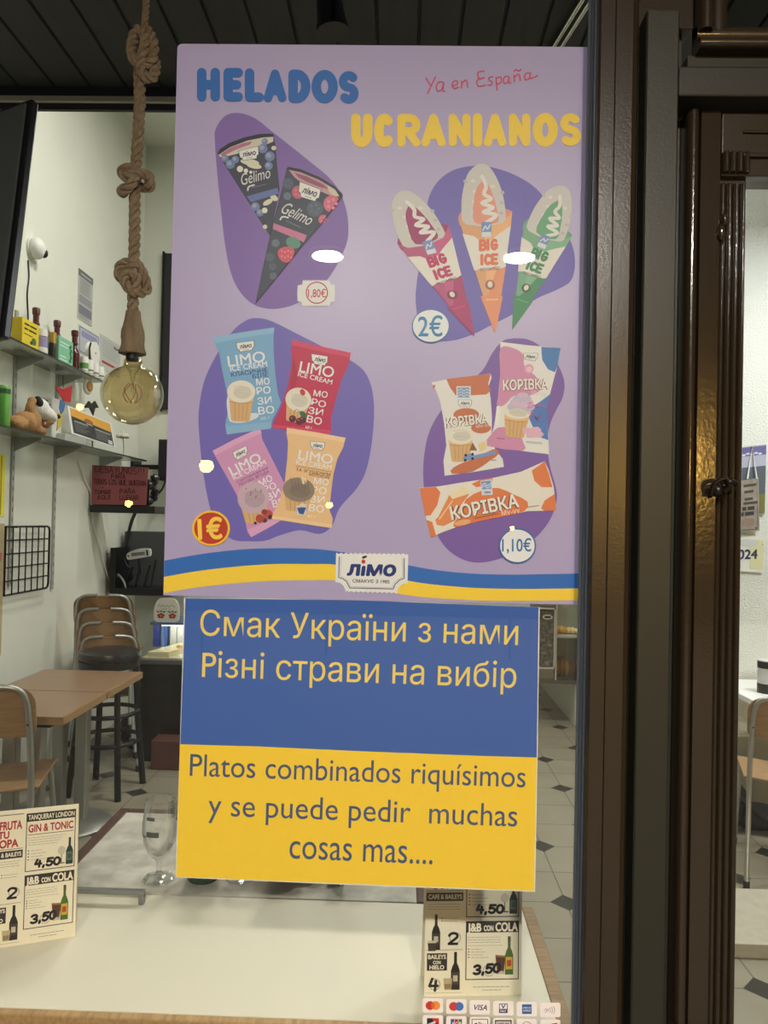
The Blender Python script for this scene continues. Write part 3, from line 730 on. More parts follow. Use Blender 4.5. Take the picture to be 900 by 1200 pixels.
for x, y in ((515,555),(555,570),(575,560)): a.poly(ell(x, y, 21), (92,30,44), 4.4); a.poly(ell(x-5, y-6, 6, n=10), (150,90,100), 4.6)
a.poly(ell(578,530,26,15,rot=.7), (54,104,70), 4.4); a.curve([(520,540),(535,500),(570,520)], 3, (120,110,70), 4.5); a.text('68 г', 590, 610, 630, 616, 16, WH, 3)
a.build('wrapped_ice_cream_picture', ps)
a = Art(Z4)
a.poly([(-4,150),(140,75),(292,8),(305,80),(350,170),(400,270),(440,350),(470,420),(480,520),(440,570),(340,630),(235,686),(212,650),(195,560),(150,430),(90,320),(30,215)], (206,148,192), 2)
a.poly([(-4,150),(140,75),(292,8),(300,40),(150,108),(14,178)], (218,164,204), 2.3); a.poly([(214,640),(440,545),(440,570),(235,686)], (218,164,204), 2.3)
logo(a, [(122,160),(205,120),(216,170),(140,212)], 2.6)
pack_words(a, (118,306,304,210,58), (130,332,330,232,30), (('МО',(296,372,372,332,40)),('РО',(322,410,396,380,42)),('ЗИ',(340,462,425,420,44)),('ВО',(374,502,450,478,44))), 2.8,
    (('З НАПОВНЮВАЧЕМ',(150,352,342,262,15),(120,70,120)),('ЛІСОВА ЯГОДА',(162,372,350,284,17),(120,70,120))))
cup(a, 250, 452, 178, 140, 3.2, cream=(196,170,186), tilt=-.12, ry=.56)
for x, y, r, c in ((290,570,26,(176,72,64)),(320,580,16,(66,70,86)),(340,545,30,(186,82,74)),(318,530,18,(150,54,60)),(262,598,9,(40,34,40)),(355,560,14,(48,40,50))): a.poly(ell(x, y, r), c, 4.4)
for k in range(9): a.poly(ell(205 + (k*31) % 95, 385 + (k*23) % 60, 5, 4, n=8), (150,96,124), 4.3)
a.build('wrapped_ice_cream_picture', ps)
a = Art(Z4)
a.poly([(458,8),(640,36),(822,70),(806,130),(770,200),(745,300),(730,420),(722,520),(742,570),(735,630),(550,602),(363,572),(372,540),(415,450),(445,340),(460,200),(465,100),(455,40)], (230,190,142), 5)
a.poly([(458,8),(640,36),(822,70),(814,98),(640,66),(460,40)], (236,202,160), 5.3); a.poly([(368,552),(736,606),(735,630),(363,572)], (236,202,160), 5.3)
logo(a, [(602,92),(692,100),(686,148),(610,140)], 5.6)
pack_words(a, (526,200,738,234,58), (514,232,732,268,30), (('МО',(622,352,714,366,38)),('РО',(610,410,702,420,42)),('ЗИ',(600,468,690,474,42)),('ВО',(592,522,684,534,44))), 5.8,
    (('ТА ЗГУЩЕНИМ',(512,274,726,308,19),(98,64,48)),('МОЛОКОМ',(594,304,720,324,16),(98,64,48))))
a.stroke([(514,244),(735,282)], 2.5, (98,64,48), 5.8)
cup(a, 530, 402, 180, 120, 6.2, cream=(142,126,114), tilt=.12, ry=.42); a.poly([(545,310),(580,325),(575,350),(555,360),(550,335)], (230,206,170), 7.2, 2)
for k in range(6): a.curve([(480+k*22, 320+k*4),(490+k*20, 350),(500+k*18, 390)], 4, (112,98,90), 7.1)
a.poly([(518,490),(582,480),(576,550),(520,548)], (204,208,216), 7); a.poly([(520,505),(548,500),(578,502),(560,545),(535,540)], (58,88,146), 7.3); a.poly([(535,480),(560,474),(575,490),(540,492)], (226,210,180), 7.4)
a.text('60 г', 585, 560, 640, 568, 16, (250,230,200), 6); a.build('wrapped_ice_cream_picture', ps)
# 1 EUR badge
a = Art(P3); a.poly(ell(200,862,77,72), (244,196,58), 6); a.poly(ell(200,862,68,64), (190,62,40), 6.4)
a.text('1€', 148, 906, 248, 902, 88, (248,208,84), 6.8, 0.03); a.build('price_badge', ps)

# two cartons and a bar (the cartoon cow of the packs is left off)
BR = (196,112,78)
def title(a, q, L, h):
    a.text('КОРІВКА', *q, h, (104,66,56), L, 0.075); a.text('КОРІВКА', *q, h, (232,228,222), L + .4, 0.03)
a = Art(Z5)
a.poly([(78,242),(160,225),(250,212),(425,190),(430,215),(414,260),(425,340),(432,440),(430,560),(450,630),(495,690),(502,736),(330,765),(155,788),(148,700),(165,610),(150,470),(130,360),(105,290)], (224,222,218), 2)
a.poly([(165,222),(300,205),(426,191),(410,250),(424,290),(400,312),(300,318),(220,318),(186,270)], BR, 2.3)
a.poly([(84,262),(100,252),(98,272),(88,280)], BR, 2.3); a.poly(ell(282,432,76,40), BR, 2.3); a.poly(ell(368,508,58,32), BR, 2.3)
a.poly([(198,776),(205,740),(290,700),(400,650),(455,630),(470,662),(420,700),(320,764)], BR, 2.3, 2)
a.rect(224, 264, 308, 340, (212,218,228), 2.6); a.rect(232, 272, 300, 330, (126,152,192), 2.9)
for k in range(3): a.curve([(236,290+k*16),(252,280+k*16),(268,292+k*16),(284,282+k*16),(298,290+k*16)], 4, (216,224,236), 3.1)
logo(a, [(236,346),(312,346),(310,384),(236,384)], 3)
title(a, (158,506,412,478), 3.4, 58); a.text('Му-уу', 340, 510, 424, 500, 26, (226,214,206), 3.4)
cup(a, 248, 560, 145, 140, 3.2, ry=.36); a.poly([(300,640),(318,592),(345,640)], (140,92,66), 4); a.poly([(350,600),(395,585),(400,630),(360,648)], (226,204,150), 4)
a.poly([(262,680),(300,655),(330,668),(450,640),(452,662),(330,690),(270,705)], (120,152,200), 4)
for x, y in ((278,668),(275,697),(318,662),(318,688)): a.poly(ell(x, y, 8, n=10), (30,34,60), 4.3)
a.stroke([(430,698),(455,695)], 4, (80,70,70), 3); a.build('milk_ice_cream_picture', ps)
a = Art(Z5)
a.poly([(480,4),(650,25),(834,40),(826,90),(815,150),(800,200),(772,310),(757,380),(755,450),(762,560),(766,662),(615,644),(400,614),(428,560),(445,490),(460,400),(470,300),(480,200),(482,90)], (226,224,222), 2)
PK = (206,140,178)
a.poly([(481,40),(560,42),(615,80),(620,140),(660,180),(700,220),(720,280),(650,320),(560,320),(510,370),(462,380),(472,290),(480,190)], PK, 2.3, 3)
a.poly([(720,33),(834,40),(815,150),(800,182),(760,165),(726,110)], (72,124,186), 2.3)
a.poly([(772,310),(757,380),(755,450),(762,580),(720,565),(680,520),(650,455),(665,385),(720,350)], (78,122,190), 2.3)
a.poly([(402,612),(432,540),(470,505),(530,510),(590,545),(618,600),(612,642)], PK, 2.3, 2); a.poly([(460,380),(478,378),(470,490),(447,490)], (236,232,226), 2.5)
logo(a, [(616,72),(700,72),(692,118),(620,106)], 2.8); a.poly(ell(648,162,28), (222,160,190), 2.7); a.poly(ell(650,165,16), (232,190,210), 2.9)
title(a, (498,288,762,278), 3.4, 62); a.text('Му-уу', 660, 312, 745, 326, 28, (216,190,206), 3.4)
cup(a, 578, 420, 150, 138, 3.2, tilt=.1, ry=.3)
for k, (y, r) in enumerate(((385,82),(360,70),(336,54),(316,34))): a.poly(ell(602 + k*3, y, r, r*.42), (190,182,210) if k % 2 == 0 else (212,182,206), 4 + k*.3)
a.curve([(640,366),(662,358),(650,376),(640,392),(662,386),(676,372),(684,388),(700,368),(706,388),(722,372),(740,388),(752,376)], 4, (212,92,160), 5.4); a.curve([(644,424),(670,416),(656,430),(650,452),(652,438),(668,434)], 4, (212,92,160), 5.4); a.curve([(690,430),(682,444),(698,446),(706,430),(714,446),(704,466),(694,458)], 4, (212,92,160), 5.4)
for x, y in ((640,525),(690,520),(705,545),(660,548)): a.poly([(x-30,y-14),(x+10,y-20),(x+32,y),(x+16,y+18),(x-24,y+16)], (222,178,200), 4)
a.stroke([(635,590),(720,598)], 12, (190,192,196), 3); a.stroke([(462,568),(505,572)], 4, (130,80,110), 3); a.build('milk_ice_cream_picture', ps)
a = Art(Z6); OR = (222,124,78)
a.poly([(8,208),(60,205),(120,200),(240,180),(440,150),(600,115),(740,53),(762,100),(792,200),(810,341),(640,345),(500,376),(350,406),(220,440),(140,470),(74,498),(55,420),(30,310)], (228,222,212), 4)
a.poly([(9,210),(105,203),(130,235),(112,310),(72,370),(42,372)], OR, 4.3); a.poly([(664,108),(740,54),(766,130),(786,205),(722,205),(680,168)], OR, 4.3); a.poly([(718,330),(740,282),(798,245),(809,340),(745,344)], OR, 4.3)
a.poly([(280,275),(380,222),(470,210),(560,248),(640,290),(622,345),(500,376),(350,406),(218,440),(212,410),(240,370)], OR, 4.3, 2); a.poly([(312,186),(370,158),(436,152),(430,190),(340,205)], OR, 4.3); a.poly([(48,396),(82,408),(106,490),(75,498),(58,430)], OR, 4.3)
a.poly([(100,395),(118,378),(182,250),(300,245),(250,310),(215,400),(150,432),(108,425)], (226,140,88), 4.6); a.poly([(180,246),(265,198),(302,242),(200,275)], (236,216,182), 4.9); a.stroke([(124,392),(200,285)], 7, (240,200,160), 4.9)
a.poly([(364,168),(430,158),(436,250),(372,252)], (206,216,230), 4.8); a.poly([(368,172),(424,166),(428,215),(374,218)], (122,152,200), 5)
for k in range(2): a.curve([(374,195+k*14),(390,182+k*14),(404,196+k*14),(424,184+k*14)], 5, (214,224,238), 5.2)
a.text('лімо', 386, 242, 424, 240, 16, (36,40,66), 5.3, .02)
title(a, (196,396,592,318), 5.4, 80); a.text('Му-уу', 490, 372, 596, 354, 32, (238,222,206), 5.6)
a.stroke([(330,388),(470,358)], 4, (120,70,56), 5.4); a.stroke([(640,322),(706,312)], 4, (120,100,90), 5.4); a.poly(ell(260,412,48,16,rot=-.2), (230,170,120), 4.9)
a.build('ice_cream_bar_picture', ps)
a = Art(Z6); a.poly(ell(580,548,110,104), (54,110,168), 6); a.poly(ell(580,548,101,95), (232,232,234), 6.4)
a.text('1,10€', 490, 580, 662, 580, 78, (44,112,170), 6.8, 0.012); a.build('price_badge', ps)
# perforated maker's ticket at the foot
a = Art(Z7); pts = []
for i in range(15): pts += [(118 + i*45.5, 62 + i*.4), (141 + i*45.5, 76 + i*.4)]
pts += [(800,76),(806,95),(797,358),(770,358),(735,372),(712,398),(700,430),(700,458)]
for i in range(11): pts += [(690 - i*45, 455 - i*1.2), (667 - i*45, 440 - i*1.2)]
pts += [(206,446),(200,415),(180,375),(150,352),(108,345),(114,75)]
a.poly(pts, (230,230,228), 3)
for o_, wd_, c in ((0, 8, (44,52,96)), (16, 3, (120,126,156))):
    q = [(145+o_,100),(139+o_,300-o_*.6),(180+o_*.6,312-o_*.6),(215+o_*.6,340-o_*.6),(245+o_*.4,400-o_*.8),(662-o_*.4,410-o_*.8),(680-o_*.6,365-o_*.8),(720-o_*.6,325-o_*.6),(766-o_,308-o_*.6),(766-o_,115)]
    a.stroke(q, wd_, c, 4, cap=False)
a.text('лıмо', 215, 276, 684, 282, 108, (40,56,118), 4.4, 0.045, 0.12)
a.poly(ell(376,148,19), (198,48,50), 4.6); a.poly(ell(386,104,26,12,rot=-.3), (44,48,50), 4.6); a.stroke([(372,130),(380,112)], 4, (44,48,50), 4.6)
a.text('СМАКУЄ З 1985', 272, 347, 626, 356, 33, (52,60,92), 4.4, 0.02); a.build('perforated_ticket', ps)

# ------------------------------------------------------------------ blue and yellow poster below
fl = thing('blue_yellow_poster', 'blue over yellow lettered poster taped below the lavender one behind the window', 'poster', onY(418, 1036, YP))
YP = 0.0115
sheet(fl, [(216,700.5),(420,703),(632.5,711.5),(630,880),(627,1045),(415,1037),(205.8,1028),(211,870)], mat('white_poster_paper', (226, 224, 218), rough=0.4, bump=0.06, bscale=9))
a = Art(onposter); a.poly([(217.5,701),(420,703.6),(631,711.5),(628.9,887.5),(560,885.5),(420,880),(300,874.5),(211.5,872)], (58,96,172), 1); a.build('blue_field', fl)
a = Art(onposter); a.poly([(211,872),(300,874.5),(420,880),(560,885.5),(628.9,887.5),(625.6,1043.5),(415,1035.5),(206.8,1027)], (250,208,52), 1); a.build('yellow_field', fl)
YB, NB = (240,212,104), (66,82,122)
for i, (t_, q, c) in enumerate((('Смак України з нами', (234.6,744.4,606.7,755.8,31), YB), ('Pізні страви на вибір', (236.8,793,604.5,805.8,31), YB),
    ('Platos combinados riquísimos', (222.5,908.8,615.5,922.4,25.5), NB), ('y se puede pedir  muchas', (244,955.3,605.8,968.2,26), NB), ('cosas mas....', (339,1005.4,506.8,1012.4,20.5), NB))):
    a = Art(onposter); a.text(t_, *q, c, 2); a.build('lettering', fl)

# ------------------------------------------------------------------ window table with menus
wt = thing('window_table', 'long cream-topped table with oak edges right behind the shop window', 'table', (-0.3, 0.41, 0))
B().box(-1.30, 0.283, 0.212, 0.612, 0.712, 0.750).build('tabletop', WTOP, wt, world=True, bevel=0.001)
b = B(); b.box(-1.30, 0.31, 0.196, 0.212, 0.712, 0.750); b.build('front_edge', OAKY, wt, world=True, bevel=0.003)
b = B(); b.box(0.283, 0.310, 0.212, 0.615, 0.712, 0.751); b.build('end_edge', OAK, wt, world=True, bevel=0.003)
for x in (-1.22, 0.22):
    for y in (0.25, 0.57): B().box(x-.02, x+.02, y-.02, y+.02, 0, 0.712).build('leg', ALU, wt, world=True, bevel=0.002)

CRM = (240, 231, 204); INK = (48, 44, 46); RED = (176, 42, 48); GRY = (168, 160, 146)
def bottle(a, x0, x1, y0, y1, c, L, lab=None, cap=None):
    w, h, m_ = x1-x0, y1-y0, (x0+x1)/2
    a.poly([(x0,y0),(x1,y0),(x1,y0+h*.5),(m_+w*.34,y0+h*.62),(m_+w*.17,y0+h*.7),(m_+w*.16,y1),(m_-w*.16,y1),(m_-w*.17,y0+h*.7),(m_-w*.34,y0+h*.62),(x0,y0+h*.5)], c, L)
    if cap: a.rect(m_-w*.18, y0+h*.86, m_+w*.18, y1, cap, L+.3)
    if lab: a.rect(x0+w*.1, y0+h*.14, x1-w*.1, y0+h*.46, lab[0], L+.3); a.rect(x0+w*.25, y0+h*.22, x1-w*.25, y0+h*.38, lab[1], L+.5)
def tiny(a, x0, x1, y, L, k=0, w=.55):
    x = x0
    while x < x1 - 1:
        n = 1.5 + ((k*7 + int(x*13)) % 5) * .7; a.rect(x, y, min(x+n, x1), y+w, GRY, L); x += n + .7
def menu_front(t, f):
    a = Art(f)
    def frame(x0, y0, x1, y1, w=.9):
        for q in ((x0,y0,x1,y0+w),(x0,y1-w,x1,y1),(x0,y0,x0+w,y1),(x1-w,y0,x1,y1)): a.rect(*q, INK, 1)
    frame(42, 81, 97, 147); a.rect(42, 137.5, 97, 147, INK, 1.3); a.text('TANQUERAY LONDON', 44, 139.6, 95.5, 139.6, 5.6, CRM, 2, .025, up=1)
    a.text('GIN & TONIC', 44.5, 125.5, 94.5, 125.5, 8.6, RED, 2, .03, up=1); a.rect(44, 122.2, 95, 122.8, INK, 1.5)
    for k, y in enumerate((118.6, 115.9, 113.2, 110.5)): tiny(a, 44.5, 86 - k*3, y, 1.5, k)
    for k, y in enumerate((104, 100.6, 97.2, 93.8)): a.rect(44.5, y, 46, y+1.2, INK, 1.5); tiny(a, 48, 60 + (k*5) % 9, y, 1.5, k)
    a.poly(ell(82, 101, 4.2, 5), (206,200,178), 2); a.stroke([(82,96),(82,87)], .9, (90,88,80), 2); a.stroke([(78.5,86.5),(85.5,86.5)], 1.1, (60,58,54), 2)
    bottle(a, 87, 95, 84.5, 115, (38,58,48), 2, ((90,110,96),(60,80,68)))
    a.pen('4,50', 53, 85.5, 80, 85.5, 8, 2.7, (24,22,26), 3, up=1, slant=.6)
    frame(42, 16.5, 97, 77); a.rect(42, 65.2, 97, 77, INK, 1.3)
    a.text('J&B', 43.6, 66.6, 58, 66.6, 8.4, CRM, 2, .04, up=1); a.text('CON', 60.5, 67, 70.5, 67, 5.6, CRM, 2, .04, up=1); a.text('COLA', 72.5, 66.6, 95.8, 66.6, 9, CRM, 2, .04, up=1)
    for k, y in enumerate((60, 57.4, 54.8)): tiny(a, 44, 78, y, 1.5, k)
    a.rect(44, 51.6, 80, 52, GRY, 1.5)
    for k, y in enumerate((47.6, 44.8, 42, 39.2)): a.rect(44.5, y, 45.8, y+1.1, INK, 1.5); tiny(a, 47.5, 58 + (k*5) % 8, y, 1.5, k)
    a.poly([(72.6,42),(83.4,41),(81.5,22),(74.4,22)], (150,110,76), 2); a.poly([(73.2,40),(82.8,39),(81.2,26),(75,26)], (84,52,40), 2.3); a.rect(75, 22, 81, 25, (206,196,170), 2.3)
    bottle(a, 82.6, 91.2, 21.5, 61, (76,104,46), 2.6, ((206,170,60),(176,70,44)), (96,80,50))
    a.ring(66, 26, 5.4, 6, (150,140,130), 2.2)
    a.pen('3,50', 51, 22.5, 77, 24.5, 8.6, 2.8, (24,22,26), 3.4, up=1, slant=.6)
    tiny(a, 50, 88, 8.8, 1.5, 1, .8); tiny(a, 59, 79, 5.6, 1.5, 2, .8)
    # left column
    a.rect(1, 147, 39, 147.8, INK, 1); a.text('DISFRUTA', 2, 131, 37.5, 131, 9.5, RED, 2, .035, up=1); a.text('TU', 12, 121.5, 24, 121.5, 8, RED, 2, .035, up=1); a.text('COPA', 6, 111, 34, 111, 9, RED, 2, .035, up=1)
    a.rect(1, 108.4, 39, 109, INK, 1); a.rect(1, 98.2, 39, 107, INK, 1); a.text('CAFE & BAILEYS', 3, 100.4, 37.6, 100.4, 4.8, CRM, 2, .03, up=1)
    for k, y in enumerate((94.6, 92, 89.4)): tiny(a, 3, 36, y, 1.5, k)
    for k, y in enumerate((80, 77)): a.rect(16.6, y, 17.8, y+1.1, INK, 1.5); tiny(a, 19, 34, y, 1.5, k)
    bottle(a, 7, 15.6, 48, 84.5, (36,30,28), 2, ((70,60,50),(196,186,168))); a.poly([(2.6,57),(11.8,57),(11,46.8),(3.6,46.8)], (66,52,44), 2.6); a.rect(2.8, 55, 11.6, 57.5, (206,196,170), 2.9)
    a.ring(31, 60, 5.2, 5.8, (120,112,104), 2); a.pen('2', 24.5, 54, 33, 54, 11, 2.7, (24,22,26), 3, up=1, slant=.5)
    a.rect(1, 47.6, 39, 48, INK, 1); a.rect(2.3, 26.6, 23, 44.4, INK, 1.3)
    a.text('BAILEYS', 3.4, 38.6, 21.8, 38.6, 4.4, CRM, 2, .03, up=1); a.text('CON', 8.6, 33.4, 16.4, 33.4, 3.4, CRM, 2, .03, up=1); a.text('HIELO', 5, 28, 20, 28, 4.2, CRM, 2, .03, up=1)
    bottle(a, 27, 36.2, 6.8, 45.6, (36,30,28), 2, ((70,60,50),(196,186,168))); a.poly([(19.4,18.6),(28.4,18.6),(27.4,6.8),(20.4,6.8)], (186,170,136), 2.6); a.rect(20.6, 8, 27.2, 13, (150,120,84), 2.9)
    a.ring(10.5, 12.5, 5.2, 5.8, (120,112,104), 2); a.pen('4', 5, 6.4, 13.4, 6.4, 12, 2.7, (24,22,26), 3, up=1, slant=.5)
    a.rect(1, 3.6, 39, 4, GRY, 1)
    return a
def tent_menu(label, pl, pr, height, lean):
    """standing folded card: base line pl-pr on the table"""
    bl, br = onZ(*pl, 0.7502), onZ(*pr, 0.7502); bl.z = br.z = 0.7502
    e = (br - bl).normalized(); back = Vector((-e.y, e.x, 0))
    if back.y < 0: back = -back
    t = thing('drinks_menu', label, 'menu', (bl + br) / 2, 0, 'drinks menus on the window table')
    W = (br - bl).length; up = (Vector((0, 0, 1)) * cos(lean) + back * sin(lean))
    k = W / 100.0
    def f(u, v, L): return bl + e * (u * k) + up * (v * height / 152.0) - back * (0.0004 + L * 0.0002)
    b = B(); b.prism([bl, br, br + up * height, bl + up * height], back * 0.0012); b.build('front_card', mat('cream_card', CRM, rough=0.55), t, world=True)
    tb = bl + up * height; foot = back * (2 * height * sin(lean) + 0.035)
    b = B(); b.prism([bl + foot, br + foot, br + up * height + back * .0014, bl + up * height + back * .0014], back * 0.0012); b.build('back_card', mat('cream_card', CRM), t, world=True)
    a = menu_front(t, f); a.build('menu_print', t, -back)
    return t
tent_menu('folded drinks card with price list standing at the left end of the window table', (-20, 1114), (88, 1097.5), 0.262, 0.05)
tent_menu('folded drinks card standing on the window table partly behind the yellow poster', (497, 1168), (611, 1166), 0.258, 0.05)

# card-brand stickers on the glass: two rows
def sticker(label, cx, cy, drawer, k):
    Y = -0.0062
    def f(x, y, L): q = onY(x, y, Y); q.y = Y - 0.0003 - L * 0.00006; return q
    w, h = 24.0, 16.8
    p = onY(cx, cy + h/2, Y)
    t = thing('payment_sticker', label, 'sticker', p, 0, 'payment stickers on the window')
    pts = []
    for (sx, sy, a0) in ((1,-1,-90),(1,1,0),(-1,1,90),(-1,-1,180)):
        for j in range(5):
            r_ = radians(a0 + j*22.5); pts.append((cx + sx*(w/2-2.4) + 2.4*cos(r_), cy + sy*(h/2-2.4) + 2.4*sin(r_)))
    wp = [f(x, y, 0) for x, y in pts]
    B().prism(wp, (0, 0.0003, 0)).build('backing', mat('sticker_white', (238, 228, 224), rough=0.4), t, world=True)
    a = Art(f); drawer(a, cx, cy); a.build('card_emblem', t)
def two(c1, c2):
    def d(a, x, y): a.poly(ell(x-3.3, y, 5.2), c1, 1); a.poly(ell(x+3.3, y, 5.2), c2, 1.5); a.poly(ell(x, y, 2, 4), tuple((p+q)//2 for p, q in zip(c1, c2)), 2)
    return d
def s_visa(a, x, y): a.text('VISA', x-8.4, y+3, x+8.4, y+3.4, 6.4, (46,50,96), 1, .02, .25)
def s_vpay(a, x, y): a.rect(x-5, y-5.4, x+5, y+5.6, (44,48,92), 1); a.rect(x-4.2, y-4.6, x+4.2, y+.8, (236,230,228), 1.5); a.text('V', x-2.6, y+.2, x+2.6, y+.2, 4.6, (44,48,92), 2, .03); a.text('PAY', x-3.4, y+4.6, x+3.4, y+4.6, 2.6, (236,230,228), 2, .02)
def s_amex(a, x, y): a.rect(x-5.6, y-5.6, x+5.6, y+5.6, (44,92,156), 1); a.text('AMERICAN', x-4.8, y-.4, x+4.8, y-.4, 2.3, (226,228,236), 1.5, .01); a.text('EXPRESS', x-4.4, y+3, x+4.4, y+3, 2.3, (226,228,236), 1.5, .01)
def s_wave(a, x, y):
    for k in range(4): a.curve([(x-3+k*2.2, y-1.6-k*.9),(x-2+k*2.4, y),(x-3+k*2.2, y+1.6+k*.9)], .7, (150,144,146), 1)
    a.curve([(x-7,y+1),(x-5,y-1.5),(x-3.8,y+.5),(x-6,y+3)], .7, (150,144,146), 1)
def s_blk(a, x, y): a.rect(x-7, y-5, x+7, y+6, (40,38,44), 1); a.poly([(x-1,y-5),(x+7,y-5),(x+7,y+1),(x+2,y+1)], (196,52,54), 1.5); a.poly([(x-7,y+2),(x+3,y-2),(x+3,y+1),(x-7,y+5)], (220,214,214), 1.7)
def s_tri(a, x, y):
    for k, c in enumerate(((40,76,140),(182,40,52),(48,120,70))): a.rect(x-6.6+k*4.6, y-5, x-2.6+k*4.6, y+6, c, 1); a.text('JCB'[k], x-5.9+k*4.6, y+2.4, x-3.3+k*4.6, y+2.4, 4, (236,232,228), 1.5, .02)
def s_pay(a, x, y):
    for q in ((-9.6,-6.2,9.6,-5.4),(-9.6,5.8,9.6,6.6),(-9.6,-6.2,-8.8,6.6),(8.8,-6.2,9.6,6.6)): a.rect(x+q[0], y+q[1], x+q[2], y+q[3], (30,28,32), 1)
    a.poly([(x-6,y-1),(x-4.4,y-1.7),(x-2.8,y-1),(x-3.1,y+.4),(x-2.6,y+1.8),(x-3.8,y+3.2),(x-5,y+3.2),(x-6.4,y+1.4)], (30,28,32), 1); a.text('Pay', x-1.6, y+3, x+7, y+3, 5.6, (30,28,32), 1, .01)
def s_sam(a, x, y): a.rect(x-9.8, y-6, x+9.8, y+6.4, (26,24,28), 1); a.rect(x-8.4, y-4.4, x+8.4, y+4.8, (222,216,214), 1.3); a.text('SAMSUNG', x-7.6, y-.4, x+7.6, y-.4, 3, (26,24,28), 1.6, .03); a.text('pay', x-3, y+3.4, x+3, y+3.4, 3.2, (26,24,28), 1.6, .02)
def s_din(a, x, y): a.ring(x, y, 4.6, 5.4, (120,120,130), 1); a.rect(x-1.6, y-3, x-.8, y+3, (120,120,130), 1); a.rect(x+.8, y-3, x+1.6, y+3, (120,120,130), 1)
def s_red(a, x, y): a.poly([(x-8,y+2),(x+2,y-4),(x+8,y-5),(x+8,y-2),(x-2,y+5)], (206,60,62), 1)
for i, (lab, d) in enumerate((('white payment sticker with overlapping red and orange discs', two((196,58,44),(232,146,58))), ('white payment sticker with overlapping red and blue discs', two((200,66,56),(64,116,190))),
    ('white payment sticker with four dark slanted capital letters', s_visa), ('white payment sticker with a boxed letter V over a dark blue band', s_vpay),
    ('white payment sticker with a blue square', s_amex), ('white payment sticker with grey contactless waves', s_wave))):
    sticker(lab, 507.3 + i*27.5, 1178.2 + i*1.05, d, i)
for i, (lab, d) in enumerate((('white payment sticker with a black and red block, under the red and orange discs', s_blk), ('white payment sticker with blue, red and green bars', s_tri),
    ('white payment sticker with a black outlined frame around an apple shape', s_pay), ('white payment sticker with a heavy black frame', s_sam),
    ('white payment sticker with a thin grey ring', s_din), ('white payment sticker with a red flash, under the contactless waves', s_red))):
    sticker(lab, 507.3 + i*27.5, 1198.0 + i*1.05, d, i)

# ------------------------------------------------------------------ rope lamp
YR = 0.47
def RP(px, py, dy=0.0): q = onY(px, py, YR); q.y += dy; return q
ROPE = mat('brown_hemp_rope', (150, 131, 106), rough=0.95, noise=0.25, nscale=90, bump=0.5, bscale=260)
ROPED = mat('brown_hemp_sleeve', (140, 121, 96), rough=0.95, noise=0.25, nscale=60, bump=0.6, bscale=300, stretch=(1, 1, .2))
def rope(b, pts, R, pitch=0.055, strands=3, n=7, ph=0.0):
    """three-strand laid rope along a path"""
    P = [Vector(p) for p in pts]; out = [P[0]]
    step = pitch / 10
    for a, c in zip(P, P[1:]):
        k = max(1, int((c - a).length / step)); out += [a.lerp(c, (i+1)/k) for i in range(k)]
    fr = []; u = None; s = 0.0; ss = []
    for i, p in enumerate(out):
        d = out[min(i+1, len(out)-1)] - out[max(i-1, 0)]; d.normalize()
        u = d.orthogonal() if u is None else (u - d * u.dot(d)); u.normalize(); fr.append((u.copy(), d.cross(u)))
        if i: s += (p - out[i-1]).length
        ss.append(s)
    for k in range(strands):
        path = [p + (f[0] * cos(2*pi*(s_/pitch + k/strands) + ph) + f[1] * sin(2*pi*(s_/pitch + k/strands) + ph)) * (R * .56) for p, f, s_ in zip(out, fr, ss)]
        b.tube(path, R * .49, n)
    return b
lamp = thing('rope_pendant_lamp', 'unlit pendant lamp with a big amber globe bulb on a thick knotted rope', 'lamp', RP(155, 500))
rr = 0.0122
top_pt = RP(172, -2); cz = 3.08; top_end = Vector((top_pt.x + 0.004, YR, cz))
b = B(); rope(b, [top_end, RP(172, -20), RP(171, 10), RP(169, 40), RP(167, 75)], 0.0074, 0.036); b.build('thin_rope', ROPE, lamp, smooth=True, world=True)
b = B(); rope(b, [RP(163, 78), RP(164, 120), RP(162, 160), RP(159, 200), RP(158, 230), RP(158, 270), RP(157, 310), RP(156, 345), RP(156, 380)], rr, 0.052); b.build('thick_rope', ROPE, lamp, smooth=True, world=True)
def knot(cx, cy, pts, R, pitch=.05):
    P = spline([RP(cx + p[0], cy + p[1], p[2]) for p in pts], 8, False)
    b = B(); rope(b, P, R, pitch); b.build('knot', ROPE, lamp, smooth=True, world=True)
# big knot at the top: a bulky loop with a bight hanging on its right side
knot(166, 62, [(4,-28,0),(12,-18,-.012),(17,-4,-.016),(14,12,-.014),(4,20,-.018),(-5,14,-.02),(-9,0,-.014),(-7,-14,-.012),(0,-20,-.018),(9,-10,-.026),(8,6,-.028),(2,22,-.02),(6,32,-.014),(14,30,-.006),(16,18,0),(12,4,.014),(0,-4,.018)], .0112)
knot(157, 211, [(2,-12,0),(-8,-10,-.014),(-11,-5,-.012),(-4,2,-.022),(8,-2,-.022),(18,-3,-.008),(18,6,.004),(8,4,.018),(-4,6,.014),(-13,12,-.004),(-10,18,-.014),(2,10,-.024),(6,0,-.02)], .0108)
knot(156, 327, [(2,-18,0),(-9,-16,-.012),(-14,-8,-.012),(-10,2,-.018),(2,-8,-.024),(10,-12,-.016),(16,4,-.006),(14,14,.002),(4,18,-.016),(-6,6,-.022),(0,-6,-.02),(8,2,-.024),(6,16,-.014)], .0108)
c = RP(155, 415)
prof = [(0.0145, 0.090), (0.0165, 0.072), (0.0195, 0.058), (0.0225, 0.048), (0.0235, 0.034), (0.0225, 0.022), (0.024, 0.012), (0.0275, 0.004), (0.0265, 0.0), (0.0, 0.0)]
b = B().lathe([(0, .09)] + prof, c, 36)
